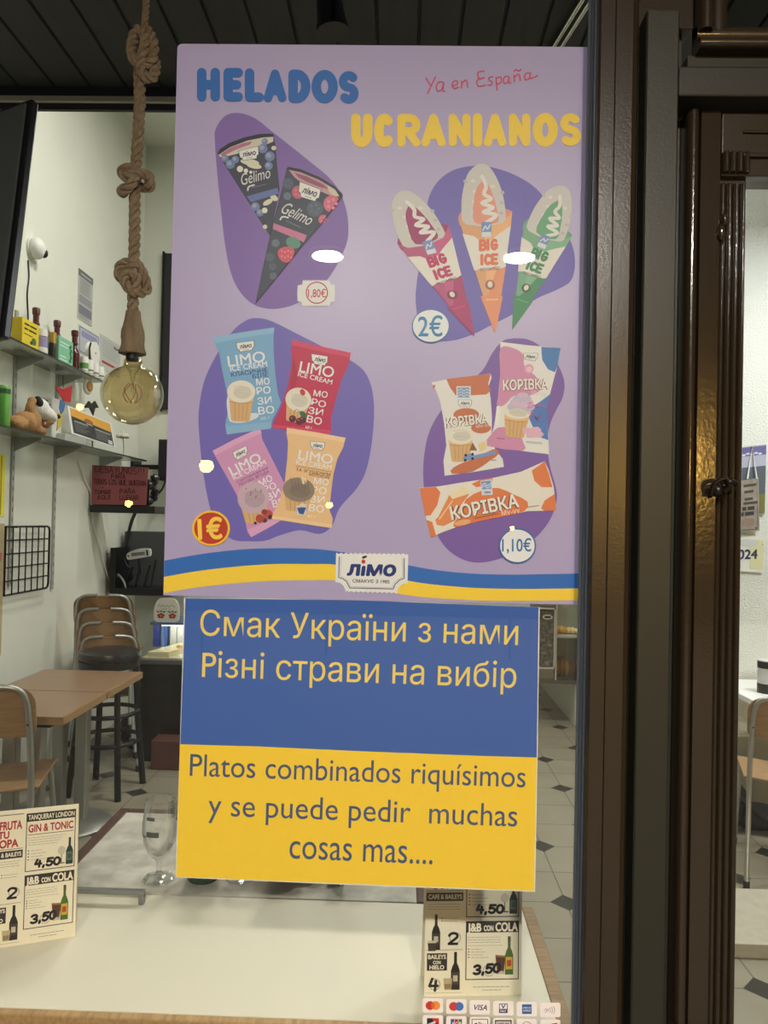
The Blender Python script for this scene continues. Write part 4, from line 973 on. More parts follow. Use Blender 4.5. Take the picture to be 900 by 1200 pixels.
for v in b.bm.verts:
    an = atan2(v.co.y - c.y, v.co.x - c.x); r_ = sqrt((v.co.x-c.x)**2 + (v.co.y-c.y)**2)
    if r_ > 1e-4: k = 1 + .05 * sin(an * 9 + v.co.z * 60); v.co.x = c.x + (v.co.x-c.x)*k; v.co.y = c.y + (v.co.y-c.y)*k
b.build('rope_sleeve', ROPED, lamp, smooth=True, world=True)
b = B(); b.tube([c + Vector((-.020, -.004, .008)), c + Vector((-.030, -.010, .006)), c + Vector((-.034, -.012, .011))], .0016, 6); b.build('rope_end', ROPE, lamp, world=True, smooth=True)
b = B().lathe([(0, .004), (.0125, .004), (.0130, -.010), (.012, -.014), (0, -.014)], c, 28); b.build('socket', BLACK, lamp, smooth=True, world=True)
bc = RP(155, 462); R = 0.0632; zt = c.z - .012 - bc.z
prof = [(0.0, -R)]
for k in range(1, 22):
    t = -pi/2 + (pi * .79) * k / 21; prof.append((R * cos(t), R * sin(t)))
prof += [(0.0235, R*sin(-pi/2+pi*.79)+.006), (0.0195, R*sin(-pi/2+pi*.79)+.012), (0.0185, zt)]
bulb = B().lathe(prof, bc, 48).build('glass_bulb', AMBER, lamp, smooth=True, world=True)
b = B().lathe([(.0165, zt), (.0165, zt - .012), (.006, zt - .03), (.0035, zt - .045), (.002, .004), (0, .003)], bc, 16); b.build('glass_stem', CLEAR, bulb, smooth=True, world=True)
b = B()
for k in range(5):
    an = 2*pi*k/5; pts = []
    for j in range(34):
        t = j / 33; z_ = .022 - .040 * t; r_ = .008 + .012 * sin(pi * t)
        pts.append(bc + Vector((r_*cos(an + .9*t) + .0016*cos(j*2.2), r_*sin(an + .9*t) + .0016*sin(j*2.2), z_)))
    b.tube(pts, .0007, 5)
b.build('filament', mat('copper_filament', (190, 120, 60), rough=0.4, metal=0.6), bulb, world=True)

# ------------------------------------------------------------------ television hung in the corner, seen from behind
tv = thing('television', 'dark flat television hanging tilted in the upper left corner, seen from behind', 'television', onY(9, 397, .45), (radians(-9.4), radians(-4.1), radians(-21)))
TVB = mat('television_grey_back', (74, 79, 82), rough=0.38, spec=0.5)
B().box(-.90, 0, -.012, .008, 0, .56).build('bezel', mat('television_black_bezel', (16, 16, 18), rough=0.35), tv, bevel=.004)
b = B(); b.box(-.892, -.010, -.018, -.0125, .010, .548); b.build('back_panel', TVB, tv, bevel=.003)
b = B(); b.prism([(-.80, -.018, .06), (-.06, -.018, .03), (-.10, -.018, .24), (-.14, -.018, .40), (-.30, -.018, .46), (-.80, -.018, .46)], (0, -.035, 0)); b.build('housing', TVB, tv, bevel=.012)
B().box(-.885, -.015, .0085, .0095, .015, .545).build('screen', mat('switched_off_screen', (10, 11, 13), rough=0.12), tv)
b = B(); b.cyl((-.45, -.07, .3), (-.45, -.07, 1.12), .02, n=14); b.box(-.52, -.38, -.085, -.054, .2, .4); b.build('ceiling_mount', BLACKM, tv)

# ------------------------------------------------------------------ black spotlight and chrome tube under the ceiling
sp = onZ(388, 2, 3.0)
t = thing('ceiling_spotlight', 'black flared spotlight hanging under the dark boards over the lavender poster', 'spotlight', (sp.x, sp.y, 2.9))
q0, q1 = onY(385, -8, sp.y), onY(390, 38, sp.y)
b = B(); p0 = q0 - t.location; p1 = q1 - t.location
d = (p0 - p1); ax = d.normalized()
b.cyl(p1 + ax * .012, p0, .041, .033, 28); b.cyl(p1, p1 + ax * .014, .044, .044, 28); b.build('spot_body', BLACK, t, smooth=True)
b = B(); b.cyl(p0, (p0.x, p0.y, 3.08 - 2.9), .010, n=12); b.cyl((p0.x, p0.y, .165), (p0.x, p0.y, .18), .04, n=20); b.build('ceiling_stem', BLACKM, t, smooth=True)
a0, a1 = onZ(696, -14, 3.066), onZ(655, 52, 3.066); dr = (a1 - a0).normalized()
b = B(); sd = Vector((-dr.y, dr.x, 0))
for k in (-.012, .012): b.tube([a0 - dr * .3 + sd * k, a1 + dr * .18 + sd * k], .0075, 10)
o = b.build('chrome_conduit', mat('chrome', (220, 220, 215), rough=0.12, metal=1.0), None, smooth=True); single(o, 'thin bright chrome double conduit running under the dark ceiling boards', 'conduit')

# ------------------------------------------------------------------ wall shelves on the left
XW = -2.2
def wall_shelf(label, z, y0, y1, brk):
    t = thing('wall_shelf', label, 'shelf', (XW, (y0+y1)/2, z - .02), 0, 'glass shelves on the left wall')
    B().box(XW + .004, -2.0, y0, y1, z - .010, z).build('glass_board', SHELFG, t, world=True)
    B().box(-2.0, -1.9985, y0, y1, z - .010, z).build('dark_front_edge', mat('dark_glass_edge', (36, 44, 40), rough=.3), t, world=True)
    for y in brk:
        b = B(); b.prism([(XW + .002, y - .006, z - .0105), (-2.03, y - .006, z - .0105), (-2.03, y - .006, z - .022), (XW + .02, y - .006, z - .085), (XW + .002, y - .006, z - .10)], (0, .012, 0)); b.build('bracket', mat('pale_grey_bracket', (150, 152, 146), rough=.5), t, world=True)
R1, R2 = onX(13, 560, XW).y, onX(63, 560, XW).y
wall_shelf('upper glass shelf on the left wall carrying small boxes and dark bottles', 2.50, 2.35, 3.86, (R1, R2))
wall_shelf('lower glass shelf on the left wall carrying the plush dog and a framed card', 2.046, 2.30, 4.72, (R1, R2, 4.3))
for i, (y, lab) in enumerate(((R1, 'slotted grey shelf rail on the left wall above the wire grid, nearer the window'), (R2, 'slotted grey shelf rail on the left wall just past the wire grid'))):
    zb = onX((13, 63)[i], (690, 690)[i], XW).z
    b = B(); b.box(XW, XW + .012, y - .014, y + .014, zb if i else 1.2, 2.75); b.m(1)
    for k in range(22): b.box(XW + .0122, XW + .0126, y - .003, y + .003, zb + .03 + k * .058, zb + .055 + k * .058)
    o = b.build('shelf_rail', [mat('grey_shelf_rail', (164, 166, 158), rough=.5), DARK]); single(o, lab, 'shelf rail')
# things on the upper shelf: front line x=-2.03
ZU, XF = 2.5005, -2.06
def YU(px, z=ZU, x=XF): return onX(px, 420, x).y
def hgt(px, py, x=XF): return onX(px, py, x).z
def carton(name, label, cat, px0, px1, py_top, cols, depth=.07, z=ZU, x=XF, drawer=None, grp=None):
    y0, y1 = onX(px0, 420, x).y, onX(px1, 420, x).y; zt = hgt((px0+px1)/2, py_top, x)
    t = thing(name, label, cat, (x, (y0+y1)/2, z), 0, grp)
    B().box(x - depth, x, y0, y1, z, zt).build('carton', mat(name + '_card', cols[0], rough=.55), t, world=True, bevel=.002)
    if drawer:
        def f(u, v, L): return Vector((x + .0005 + L * .0001, y0 + (y1-y0) * u, z + (zt-z) * v))
        a = Art(f); drawer(a); a.build('print', t, Vector((1, 0, 0)))
    return t
def d_yellow(a):
    [a.rect(x_, y_, x_ + w_, y_ + .06, (60,56,20), 1) for x_, y_, w_ in ((.12,.80,.30),(.46,.80,.38),(.12,.64,.22),(.38,.64,.46))]
    a.poly(ell(.7,.36,.14,.12), (70,110,60), 1); a.poly(ell(.55,.28,.08,.06), (40,60,30), 1.2); a.stroke([(.12,.12),(.5,.12)], .03, (90,86,20), 1); a.stroke([(.12,.5),(.6,.5)], .03, (90,86,20), 1)
def d_green(a):
    for k, (y, w) in enumerate(((.8,.6),(.68,.5),(.3,.4),(.18,.5))): a.stroke([(.1,y),(.1+w,y)], .04, (210,236,220), 1)
    for k in range(5): a.poly(ell(.8 + .06*(k % 2), .25 + .13*k, .09, .06, rot=k), (40,104,72), 1.2)
carton('yellow_carton', 'small yellow carton with black print at the near end of the upper shelf', 'carton', 25, 45, 376, ((222,196,40),), drawer=d_yellow, depth=.06)
def dark_bottle(label, px, py_top, x):
    y = onX(px, 420, x).y; zt = hgt(px, py_top, x); h = zt - ZU
    t = thing('dark_red_bottle', label, 'bottle', (x, y, ZU), 0, 'dark red bottles on the upper shelf')
    B().lathe([(0,0),(.030,0),(.032,.01),(.032,h*.42),(.026,h*.5),(.015,h*.58),(.014,h*.66)], n=24).build('bottle_body', mat('dark_red_glass', (74, 28, 26), rough=.25), t, smooth=True)
    B().lathe([(.014,h*.66),(.021,h*.665),(.021,h*.70),(.016,h*.71),(.0165,h*.86),(.021,h*.875),(.022,h*.98),(.018,h),(0,h)], n=24).build('stopper', mat('dark_red_cap', (86, 36, 32), rough=.4), t, smooth=True)
dark_bottle('dark red bottle standing behind the yellow carton', 41, 360, -2.13)
dark_bottle('dark red bottle standing behind the green carton', 66, 375, -2.14)
dark_bottle('dark red bottle standing between the green carton and the white tubes', 87, 387, -2.07)
y = onX(49, 420, XF).y; t = thing('jar', 'white-capped jar with a lilac label on the upper shelf', 'jar', (XF - .01, y, ZU))
h = hgt(50, 386) - ZU
B().lathe([(0,0),(.038,0),(.038,h*.66),(.03,h*.72),(0,h*.72)], n=24).build('jar_body', mat('jar_lilac', (150, 142, 178), rough=.4), t, smooth=True); B().lathe([(0,h*.72),(.036,h*.72),(.037,h*.98),(.03,h),(0,h)], n=24).build('cap', WHITE, t, smooth=True)
B().lathe([(.0384,h*.12),(.0386,h*.13),(.0386,h*.3),(.0384,h*.31)], n=24).build('label_band', PAPER, t, smooth=True)
y = onX(59, 420, XF).y; h = hgt(60, 389) - ZU; t = thing('gold_flask', 'slim flask with a gold cap beside the green carton', 'flask', (XF + .01, y, ZU))
B().lathe([(0,0),(.020,0),(.021,h*.55),(.018,h*.6)], n=20).build('flask_body', mat('flask_black', (48, 40, 34), rough=.3), t, smooth=True); B().lathe([(0,h*.6),(.021,h*.6),(.021,h*.97),(0,h)], n=20).build('cap', mat('gold_cap', (206, 166, 84), rough=.3, metal=.6), t, smooth=True)
carton('green_carton', 'mint green carton with leaf print in the middle of the upper shelf', 'carton', 68.5, 85.5, 397, ((128,190,156),), drawer=d_green, depth=.08, x=-2.04)
for i in range(4):
    px = 98.5 + i * 6.4; x = -2.035; y = onX(px, 430, x).y; h = hgt(px, 418 + i * 4.0, x) - ZU
    t = thing('white_tube', ['white tube with a green stripe next to the last dark red bottle', 'second white tube counted from the dark red bottles', 'third white tube counted from the dark red bottles', 'white tube at the far end of the upper shelf'][i], 'tube', (x, y, ZU), 0, 'white tubes on the upper shelf')
    B().lathe([(0,0),(.021,0),(.021,.016),(.025,.02),(.026,h*.8),(.022,h),(0,h)], n=20, sy=1.0).build('tube_body', WHITE, t, smooth=True); B().lathe([(.0250,h*.30),(.0264,h*.31),(.0264,h*(.62 if i == 0 else .40)),(.0250,h*(.63 if i == 0 else .41))], n=20).build('stripe', mat('stripe_green' if i == 0 else 'stripe_grey', (96,150,70) if i == 0 else (120,128,110), rough=.5), t, smooth=True)
# white roll behind the tubes
p = onX(112, 414, -2.08); t = thing('ribbon_roll', 'white ribbon roll standing on edge behind the white tubes', 'roll', (-2.08, p.y, ZU))
rz = p.z - ZU
b = B(); M_ = Matrix.Rotation(radians(90), 4, 'Y') 
b.cyl((-.04, 0, rz), (.0, 0, rz), .075, n=32); b.build('roll_body', WHITE, t, smooth=True)
b = B(); b.cyl((.0005, 0, rz), (.002, 0, rz), .007, n=16); b.build('core_hole', mat('grey_core', (130,130,126), rough=.7), t)
b = B(); b.tube([(0,-.09,rz-.1+.04),(0,-.10,rz+.01),(.005,-.092,rz+.05)], .006, 8); b.build('dark_tail', BLACK, t, smooth=True)
B().box(-.03, -.002, -.03, .03, 0, max(.004, rz-.074)).build('stand', WHITE, t)

# notices on the wall
def wall_notice(name, label, quad, paper, drawer, x=XW + .003, cat='notice'):
    P = [onX(q[0], q[1], x) for q in quad]     # TL TR BR BL
    y0, y1 = (P[0].y + P[3].y)/2, (P[1].y + P[2].y)/2; z1 = (P[0].z + P[1].z)/2; z0 = (P[3].z + P[2].z)/2
    t = thing(name, label, cat, (XW, (y0+y1)/2, z0))
    B().box(XW + .0005, x, y0, y1, z0, z1).build('sheet', mat(name + '_paper_%d' % paper[0], paper, rough=.6), t, world=True)
    def f(u, v, L): return Vector((x + .0004 + L * .0002, y0 + (y1-y0)*u, z0 + (z1-z0)*v))
    a = Art(f); drawer(a); a.build('print', t, Vector((1,0,0))); return t
def lines(col, n, y0, y1, x0=.1, x1=.9, w=.014):
    def d(a):
        for k in range(n):
            y = y0 + (y1-y0)*k/max(1, n-1); a.rect(x0, y, x1 - ((k*37) % 10)*.018, y + w, col, 1)
    return d
def d_long(a):
    a.rect(0, .86, 1, 1, (112,114,116), 1); a.rect(.06, .34, .94, .5, (150,152,158), 1); a.rect(.06, .12, .94, .3, (128,130,140), 1); a.rect(.14, .91, .86, .935, (190,190,190), 2); lines((136,138,140), 10, .54, .82)(a); lines((150,152,154), 3, .04, .1)(a)
wall_notice('long_wall_notice', 'tall narrow grey notice high on the left wall beside the rope', ((91.5,315),(109,325),(108,384),(91.5,372)), (186,188,182), d_long)
def d_blue(a):
    for q in ((.03,.04,.97,.08),(.03,.92,.97,.96),(.03,.04,.07,.96),(.93,.04,.97,.96)): a.rect(*q, (120,124,170), 1)
    a.rect(.12, .62, .88, .86, (150,152,190), 1); lines((146,148,170), 6, .16, .52)(a)
wall_notice('framed_wall_notice', 'small blue-bordered notice on the left wall above the ribbon roll', ((92,381),(116,393),(116,424),(92,413)), (200,202,206), d_blue)
def d_redline(a): lines((150,152,154), 7, .42, .86)(a); a.rect(.1, .2, .9, .27, (178,64,62), 1)
wall_notice('red_lined_notice', 'grey notice with one red line on the left wall beside the rope sleeve', ((117,392),(141,404),(141,443),(117,432)), (196,198,196), d_redline)
def d_yel(a): lines((206,190,60), 8, .2, .85, 0, .8)(a); a.rect(.86, .02, .9, .98, (160,150,40), 1)
wall_notice('yellow_notice', 'bright yellow notice on the left wall at the picture edge', ((-34,522),(5.5,537),(5.5,604),(-34,606)), (238,226,66), d_yel)
def d_brn(a): a.rect(.55, .72, .93, .78, (200,110,110), 1); lines((150,136,104), 7, .2, .66)(a)
wall_notice('brown_notice', 'tan paper notice on the left wall beneath the yellow one', ((-34,612),(3.5,615),(3.5,757),(-34,790)), (186,172,132), d_brn)
# dome camera with its cable
p = onX(37, 291, XW); t = thing('dome_camera', 'white dome security camera high on the left wall beside the television', 'camera', (XW, p.y, p.z))
B().ball((.03, 0, 0), (.05, .062, .062), 24, 14).build('housing', WHITE, t, smooth=True); B().cyl((0, 0, 0), (.012, 0, 0), .066, n=28).build('base_plate', WHITE, t)
b = B(); b.ball((.058, .028, -.018), (.024, .030, .028), 20, 12); b.build('lens', BLACK, t, smooth=True)
q = [onX(33, 305, XW + .005), onX(34, 325, XW + .005), onX(32, 345, XW + .005), onX(33, 372, XW + .005), onX(32, 400, XW + .005)]
b = B(); b.tube([v - t.location for v in spline(q, 5, False)], .004, 6); b.build('cable', BLACK, t, smooth=True)

# ------------------------------------------------------------------ lower shelf
ZL = 2.0465
def YL(px, x): return onX(px, 500, x).y
x = -2.06; y = YL(3, x); h = onX(4, 452, x).z - ZL
t = thing('green_can', 'bright green can at the near end of the lower shelf', 'can', (x, y, ZL))
B().lathe([(0,0),(.03,0),(.034,.008),(.034,h-.012),(.029,h)], n=28).build('can_body', mat('can_green', (110, 178, 76), rough=.3), t, smooth=True); B().lathe([(.029,h),(.028,h-.002),(0,h-.002)], n=28).build('lid', ALU, t, smooth=True); B().lathe([(.0342,h*.8),(.0345,h*.8),(.0345,h*.92),(.0342,h*.92)], n=28).build('dark_band', mat('can_dark_green', (40, 92, 40), rough=.3), t, smooth=True)
# plush beagle lying on the shelf, its head turned along the shelf
x = -2.07; y = YL(36, x)
t = thing('plush_dog', 'tan and white plush dog with a black ear lying on the lower shelf', 'soft toy', (x, y, ZL))
TAN = mat('tan_plush', (172, 130, 84), rough=.95, bump=.6, bscale=120, noise=.1, nscale=30); CRP = mat('white_plush', (224, 222, 212), rough=.95, bump=.5, bscale=120); BLP = mat('black_plush', (28, 26, 28), rough=.8)
def blob(name, balls, m, par, vox=.008):
    b = B()
    for c_, r_ in balls: b.ball(c_, r_, 18, 10)
    o = b.build(name, m, par, smooth=True); md = o.modifiers.new('merge', 'REMESH'); md.mode = 'VOXEL'; md.voxel_size = vox; md.use_smooth_shade = True
    sm = o.modifiers.new('soft', 'SMOOTH'); sm.iterations = 4; sm.factor = .6; return o
blob('body', [((-.0,-.16,.042),(.055,.075,.042)),((0,-.07,.06),(.058,.08,.06)),((.0,.0,.075),(.055,.06,.075)),((.04,-.22,.03),(.03,.05,.03)),((.03,.05,.028),(.028,.06,.028)),((-.03,.06,.028),(.028,.06,.028)),((0,.03,.12),(.04,.04,.04))], TAN, t)
HO = Vector((.015, .055, .150)); HF, HS = Vector((.80, .60, -.12)).normalized(), Vector((-.6, .8, 0))
def hp(f, sd, u): return HO + HF*f + HS*sd + Vector((0, 0, u))
blob('head', [(hp(0,0,0),(.062,.062,.064)),(hp(.045,0,-.022),(.046,.046,.042)),(hp(.075,0,-.030),(.030,.030,.028))], CRP, t)
blob('ear', [(hp(-.045,-.050,.030),(.026,.026,.024)),(hp(-.055,-.062,-.02),(.028,.026,.050)),(hp(-.055,-.064,-.065),(.030,.026,.042))], TAN, t)
blob('ear', [(hp(.0,.055,.03),(.024,.022,.026)),(hp(.0,.066,-.015),(.022,.022,.045))], BLP, t)
blob('ear_patch', [(hp(-.005,-.046,.026),(.022,.022,.032)),(hp(-.012,-.030,.052),(.020,.020,.016))], BLP, t)
blob('forehead_stripe', [(hp(.030,-.006,.052),(.020,.008,.010)),(hp(.052,-.004,.030),(.012,.007,.014))], BLP, t, .004)
b = B(); b.ball(hp(.102,0,-.020),(.016,.016,.013),16,8); b.build('nose', BLP, t, smooth=True)
blob('muzzle', [(hp(.050,0,-.062),(.036,.036,.018)),(hp(.030,0,-.078),(.034,.034,.022))], TAN, t)
b = B(); b.tube(spline([(.05,.04,.07),(.055,.09,.065),(.03,.13,.06)],5,False), .010, 8); b.build('pink_scarf', mat('pink_felt', (214, 160, 146), rough=.9), t, smooth=True)
# white box behind the dog's muzzle
x = -2.12; y0, y1 = YL(57, x), YL(67, x); o = B().box(x - .05, x + .02, y0, y1 + .02, ZL, onX(60, 466, x).z).build('white_packet', WHITE, bevel=.006); single(o, "plain white packet just past the plush dog's nose", 'packet')
# coloured pennants hanging between the shelves
x = -2.02; yy = YL(72, x); t = thing('pennant_bunch', 'red, blue and yellow cloth pennant hanging at the end of the upper shelf bracket', 'pennant', (x, yy, onX(72, 500, x).z))
for nm, pts, col in (('red_cloth', [(64,453),(74,456),(84,452),(82,472),(74,470),(72,466)], (180,40,48)), ('blue_cloth', [(70,468),(76,472),(74,482),(71,486),(69,478)], (70,110,160)), ('yellow_cloth', [(68,484),(73,486),(70,500),(66,505)], (200,176,60))):
    P = [onX(p[0], p[1], x) for p in pts]; B().prism(P, (.004, 0, 0)).build(nm, mat(nm, col, rough=.85, bump=.4, bscale=40), t, world=True)
b = B(); b.tube([onX(74,454,x), onX(74,440,x)], .003, 6); b.build('string', BLACK, t, world=True)
# framed card leaning on the shelf
fc = thing('framed_menu_card', 'white-framed card, orange over black, leaning on the lower shelf behind the bulb', 'card', onX(105, 520, -2.03))
P = [onX(79,475,-2.06), onX(130,496,-2.06), onX(135.5,525,-2.03), onX(84,508,-2.03)]
ex = (P[2]-P[3]); ey = (P[0]-P[3]); nrm = ex.cross(ey).normalized()
if nrm.x < 0: nrm = -nrm
def fcard(u, v, L): return P[3] + ex*u + (P[0]+(P[1]-P[0])*u - P[3]-(P[2]-P[3])*u)*v + nrm*(.0007 + L*.0003)
B().prism([p - nrm*.006 for p in P], nrm*.0065).build('frame', WHITE, fc, world=True)
a = Art(fcard); a.poly([(.04,.05),(.96,.05),(.965,.95),(.04,.95)], (50,54,58), 1); a.poly([(.04,.66),(.96,.60),(.965,.95),(.04,.95)], (222,162,66), 1.4); a.poly(ell(.42,.68,.1,.1), (150,100,60), 1.7); a.poly([(.3,.52),(.54,.52),(.54,.62),(.3,.64)], (50,54,58), 1.6)
a.rect(.36, .565, .5, .585, (206,206,200), 2)
for k in range(6): a.rect(.09, .46 - k*.06, .40 - (k % 3)*.05, .472 - k*.06, (150,152,152), 2); a.rect(.54, .44 - k*.06, .90 - (k % 2)*.08, .452 - k*.06, (150,152,152), 2)
a.rect(.09, .50, .38, .525, (196,196,192), 2); a.rect(.54, .48, .92, .505, (196,196,192), 2)
a.rect(.83, .08, .93, .24, (206,206,204), 2); a.build('card_print', fc, nrm)
def plain(name, label, cat, f): return single(f, label, cat)
x = -2.01; y0, y1 = YL(76, x), YL(103, x); zt = onX(85, 505, x).z
b = B(); b.prism([(x-.06, y0, ZL), (x-.06, y1, ZL), (x-.06, y1 - .02, ZL + .045), (x-.06, y0 + .02, ZL + .045)], (.06, 0, 0))
o = b.build('card_holder', mat('pale_grey_plastic', (172, 176, 168), rough=.4), bevel=.004); single(o, 'low grey card holder in front of the framed card', 'holder')
# small basket with a fried-egg coloured filling and a small dark bat cut-out, white flower at the end of the shelf
x = -2.08; y = onX(103, 450, x).y; zb = onX(103, 461, x).z
t = thing('egg_ornament', 'small white ornament with an amber middle hanging just beneath the upper shelf', 'ornament', (x, y, zb))
b = B(); b.ball((0,0,.045),(.02,.062,.055),22,12); b.build('white_shell', WHITE, t, smooth=True)
b = B(); b.ball((.016,-.008,.044),(.014,.040,.034),18,10); b.build('amber_middle', mat('amber_felt', (196,146,76), rough=.8), t, smooth=True)
b = B(); b.tube([(0,0,.095),(0,0,2.489-zb)], .003, 6); b.build('string', BLACKM, t, smooth=True)
x = -2.10; P = [onX(p[0], p[1], x) for p in ((98,478),(103,470),(106,474),(110,470),(114,478),(110,478),(108,486),(104,478))]
t = thing('dark_figurine', 'tiny dark bat-shaped ornament peeking over the framed card', 'ornament', (x, P[6].y, ZL)); B().prism(P, (.012,0,0)).build('cutout', BLACK, t, world=True, bevel=.001); B().cyl(P[6] + Vector((.006,0,.02)), (P[6].x + .006, P[6].y, ZL), .004, n=8).build('stand', BLACK, t, world=True)
x = -2.05; p = onX(144, 512, x); t = thing('white_flower', 'white fabric flower standing at the far end of the lower shelf', 'flower', (x, p.y, ZL))
h = p.z - ZL
b = B(); b.tube([(0,.02,0),(.0,.02,h*.6),(0,0,h)], .004, 6); b.build('stem', mat('pale_stem', (170,172,160), rough=.7), t, smooth=True)
b = B()
for k in range(6): b.ball((.012*cos(k*1.05)*2.2, .012*sin(k*1.05)*2.2, h + .01), (.028,.028,.016), 12, 6, Matrix.Rotation(.5, 3, Vector((-sin(k*1.05), cos(k*1.05), 0))))
b.ball((0,0,h+.03), .018, 12, 8); b.build('petals', mat('off_white_fabric', (206,202,190), rough=.9), t, smooth=True)

# ------------------------------------------------------------------ below the shelves: wire grid, red sign, box with cables
gp = thing('wire_grid', 'black wire grid panel hanging on the left wall above the table', 'wire grid', onX(32, 690, XW + .04))
xg = XW + .04
TL, TR, BRr, BL = onX(7,616.5,xg), onX(59.5,617.5,xg), onX(55,690,xg), onX(4.5,697,xg)
y0, y1 = (TL.y+BL.y)/2, (TR.y+BRr.y)/2; z1, z0 = (TL.z+TR.z)/2, (BL.z+BRr.z)/2
b = B(); r_ = .03
fr_ = [(xg,y0,z0),(xg,y1-r_,z0),(xg,y1-.008,z0+.008),(xg,y1,z0+r_),(xg,y1,z1-r_),(xg,y1-.008,z1-.008),(xg,y1-r_,z1),(xg,y0,z1)]
b.tube(fr_, .0065, 8, closed=True); b.build('outer_frame', BLACKM, gp, world=True, smooth=True)
for k in range(1, 5): b = B(); z = z0 + (z1-z0)*k/5; b.tube([(xg,y0,z),(xg,y1,z)], .0045, 6); b.build('cross_wire', BLACKM, gp, world=True, smooth=True)
for k in range(1, 7): b = B(); y = y0 + (y1-y0)*k/7; b.tube([(xg+.004,y,z0),(xg+.004,y,z1)], .004, 6); b.build('upright_wire', BLACKM, gp, world=True, smooth=True)
b = B()
for y in (y0+.1, y1-.1): b.cyl((XW, y, z1-.002), (xg+.012, y, z1-.002), .005, n=8)
b.build('wall_hook', BLACKM, gp, world=True)

YB = 4.12
rs = thing('handwritten_red_sign', 'dark red card sign with handwritten breakfast offer standing on a black box', 'sign', onY(140, 596, YB))
quad = [onY(108,545,YB), onY(174,548,YB), onY(171,592,YB), onY(107,591,YB)]
B().prism(quad, (0,.006,0)).build('card', mat('dark_red_card', (140, 74, 76), rough=.6), rs, world=True)
def fs(x_, y_, L): q = onY(80 + x_/6, 500 + y_/6, YB); q.y = YB - .0005 - L*.0003; return q
a = Art(fs); HW = (60,24,30)
for wrd, q in (('DESAYUNOS!!!',(192,318,535,338,44)),('PARA',(304,366,400,366,32)),('TODOS LOS QUE QUIERAN',(180,402,545,416,34)),('TOMAR',(186,474,298,474,28)),('PARA',(364,470,470,470,30)),('AQUI',(206,512,296,512,30)),('LLEVAR',(362,514,492,514,30)),('-',(232,436,250,436,10)),('-',(420,438,436,438,10))):
    a.pen(wrd, *q, 4.6, HW, 2, gap=.34)
a.build('handwriting', rs)
bb = thing('black_cash_box', 'black box shelf on the wall under the red card sign', 'box', onY(140, 602, YB + .1))
A0, A1 = onY(106, 590, YB), onY(172, 590, YB)
z0, z1 = onY(140, 601, YB).z, onY(140, 592.5, YB).z
B().box(A0.x, A1.x + .06, YB - .01, YB + .22, z0, z1).build('body', BLACK, bb, world=True, bevel=.004); B().box(XW, A0.x, YB + .06, YB + .12, z0, z1).build('wall_arm', BLACKM, bb, world=True)
B().box(A0.x, A1.x, YB + .03, YB + .05, z1, z1 + .19).build('back_stop', BLACK, bb, world=True)
# loose papers beside the sign
P0 = onY(176, 575, YB + .08); t = thing('black_bag_bundle', 'crumpled dark plastic bag on the black box beside the red sign', 'bag', (P0.x, P0.y, z1))
b = B(); 
for k in range(7): b.ball((.012*((k*5) % 4), .02*((k*3) % 4)-.02, .036 + .028*k), (.034,.03,.03), 8, 5, Matrix.Rotation(k*1.1, 3, Vector((.3,1,.4)).normalized()))
b.build('bag', mat('dark_plastic_film', (44, 40, 40), rough=.3), t)
# speaker on its arm
YS = 4.95
q0, q1 = onY(189.5, 516, YS), onY(214, 564, YS)
sk = thing('wall_speaker', 'black box speaker on a wall arm at the edge of the lavender poster', 'speaker', ((q0.x+q1.x)/2, YS, q1.z))
B().box(q0.x, q1.x, YS - .08, YS + .06, q1.z, q0.z).build('cabinet', BLACK, sk, world=True, bevel=.006)
B().box(q0.x + .015, q1.x - .015, YS - .084, YS - .081, q1.z + .02, q0.z - .02).build('grille', mat('speaker_cloth', (30, 30, 31), rough=.9), sk, world=True)
ya = onY(155, 547, YS).z; xa = onY(154, 547, YS).x
b = B(); b.box(xa, q0.x, YS - .02, YS + .02, ya - .018, ya + .018); b.box(xa - .01, xa + .03, YS - .03, 5.1, ya - .03, ya + .06); b.build('wall_arm', BLACKM, sk, world=True)
# dark tall board further up behind the poster edge
q0, q1 = onY(193, 297, 5.07), onY(193, 480, 5.07)
t = thing('dark_menu_board', 'tall black board on the pier wall beside the lavender poster', 'board', (q0.x + .15, 5.07, q1.z))
b = B(); b.box(q0.x, q0.x + .3, 5.06, 5.098, q1.z, q0.z); b.build('board_panel', mat('black_board', (30, 32, 34), rough=.5), t, world=True, bevel=.004)
b = B(); b.box(q0.x - .012, q0.x, 5.05, 5.099, q1.z - .012, q0.z + .012); b.build('board_edge', BLACK, t, world=True)
# cables on the wall
def cable(label, pts, r, m, name='cable'):
    b = B(); b.tube(spline(pts, 6, False), r, 6); o = b.build(name, m, smooth=True); return single(o, label, 'cable')
cable('black vertical cable running down the pier wall below the amber bulb', [onY(152, 480, 5.09), onY(152.5, 505, 5.09), onY(152, 530, 5.09), onY(151.5, 548, 5.09)], .012, BLACK)
cable('thin white cable sagging down the left wall from the lower shelf', [onX(92, 540, XW+.012), onX(98, 558, XW+.012), onX(107, 580, XW+.012), onX(108.5, 610, XW+.012), onX(116, 640, XW+.012), onX(127, 677, XW+.012), onX(134, 684, XW+.012)], .006, WHITE)
cable('black cable looping down from the wall speaker', [onY(194, 563, YS), onY(190, 573, YS), onY(182, 583, YS), onY(175, 592, YS-.1), onY(174, 596, YS-.1)], .008, BLACK)
cable('black cable bundle dropping from the black box to the cable shelf', [onY(159, 600, 4.72), onY(154, 612, 4.72), onY(149, 632, 4.72), onY(146, 650, 4.72)], .014, BLACK)
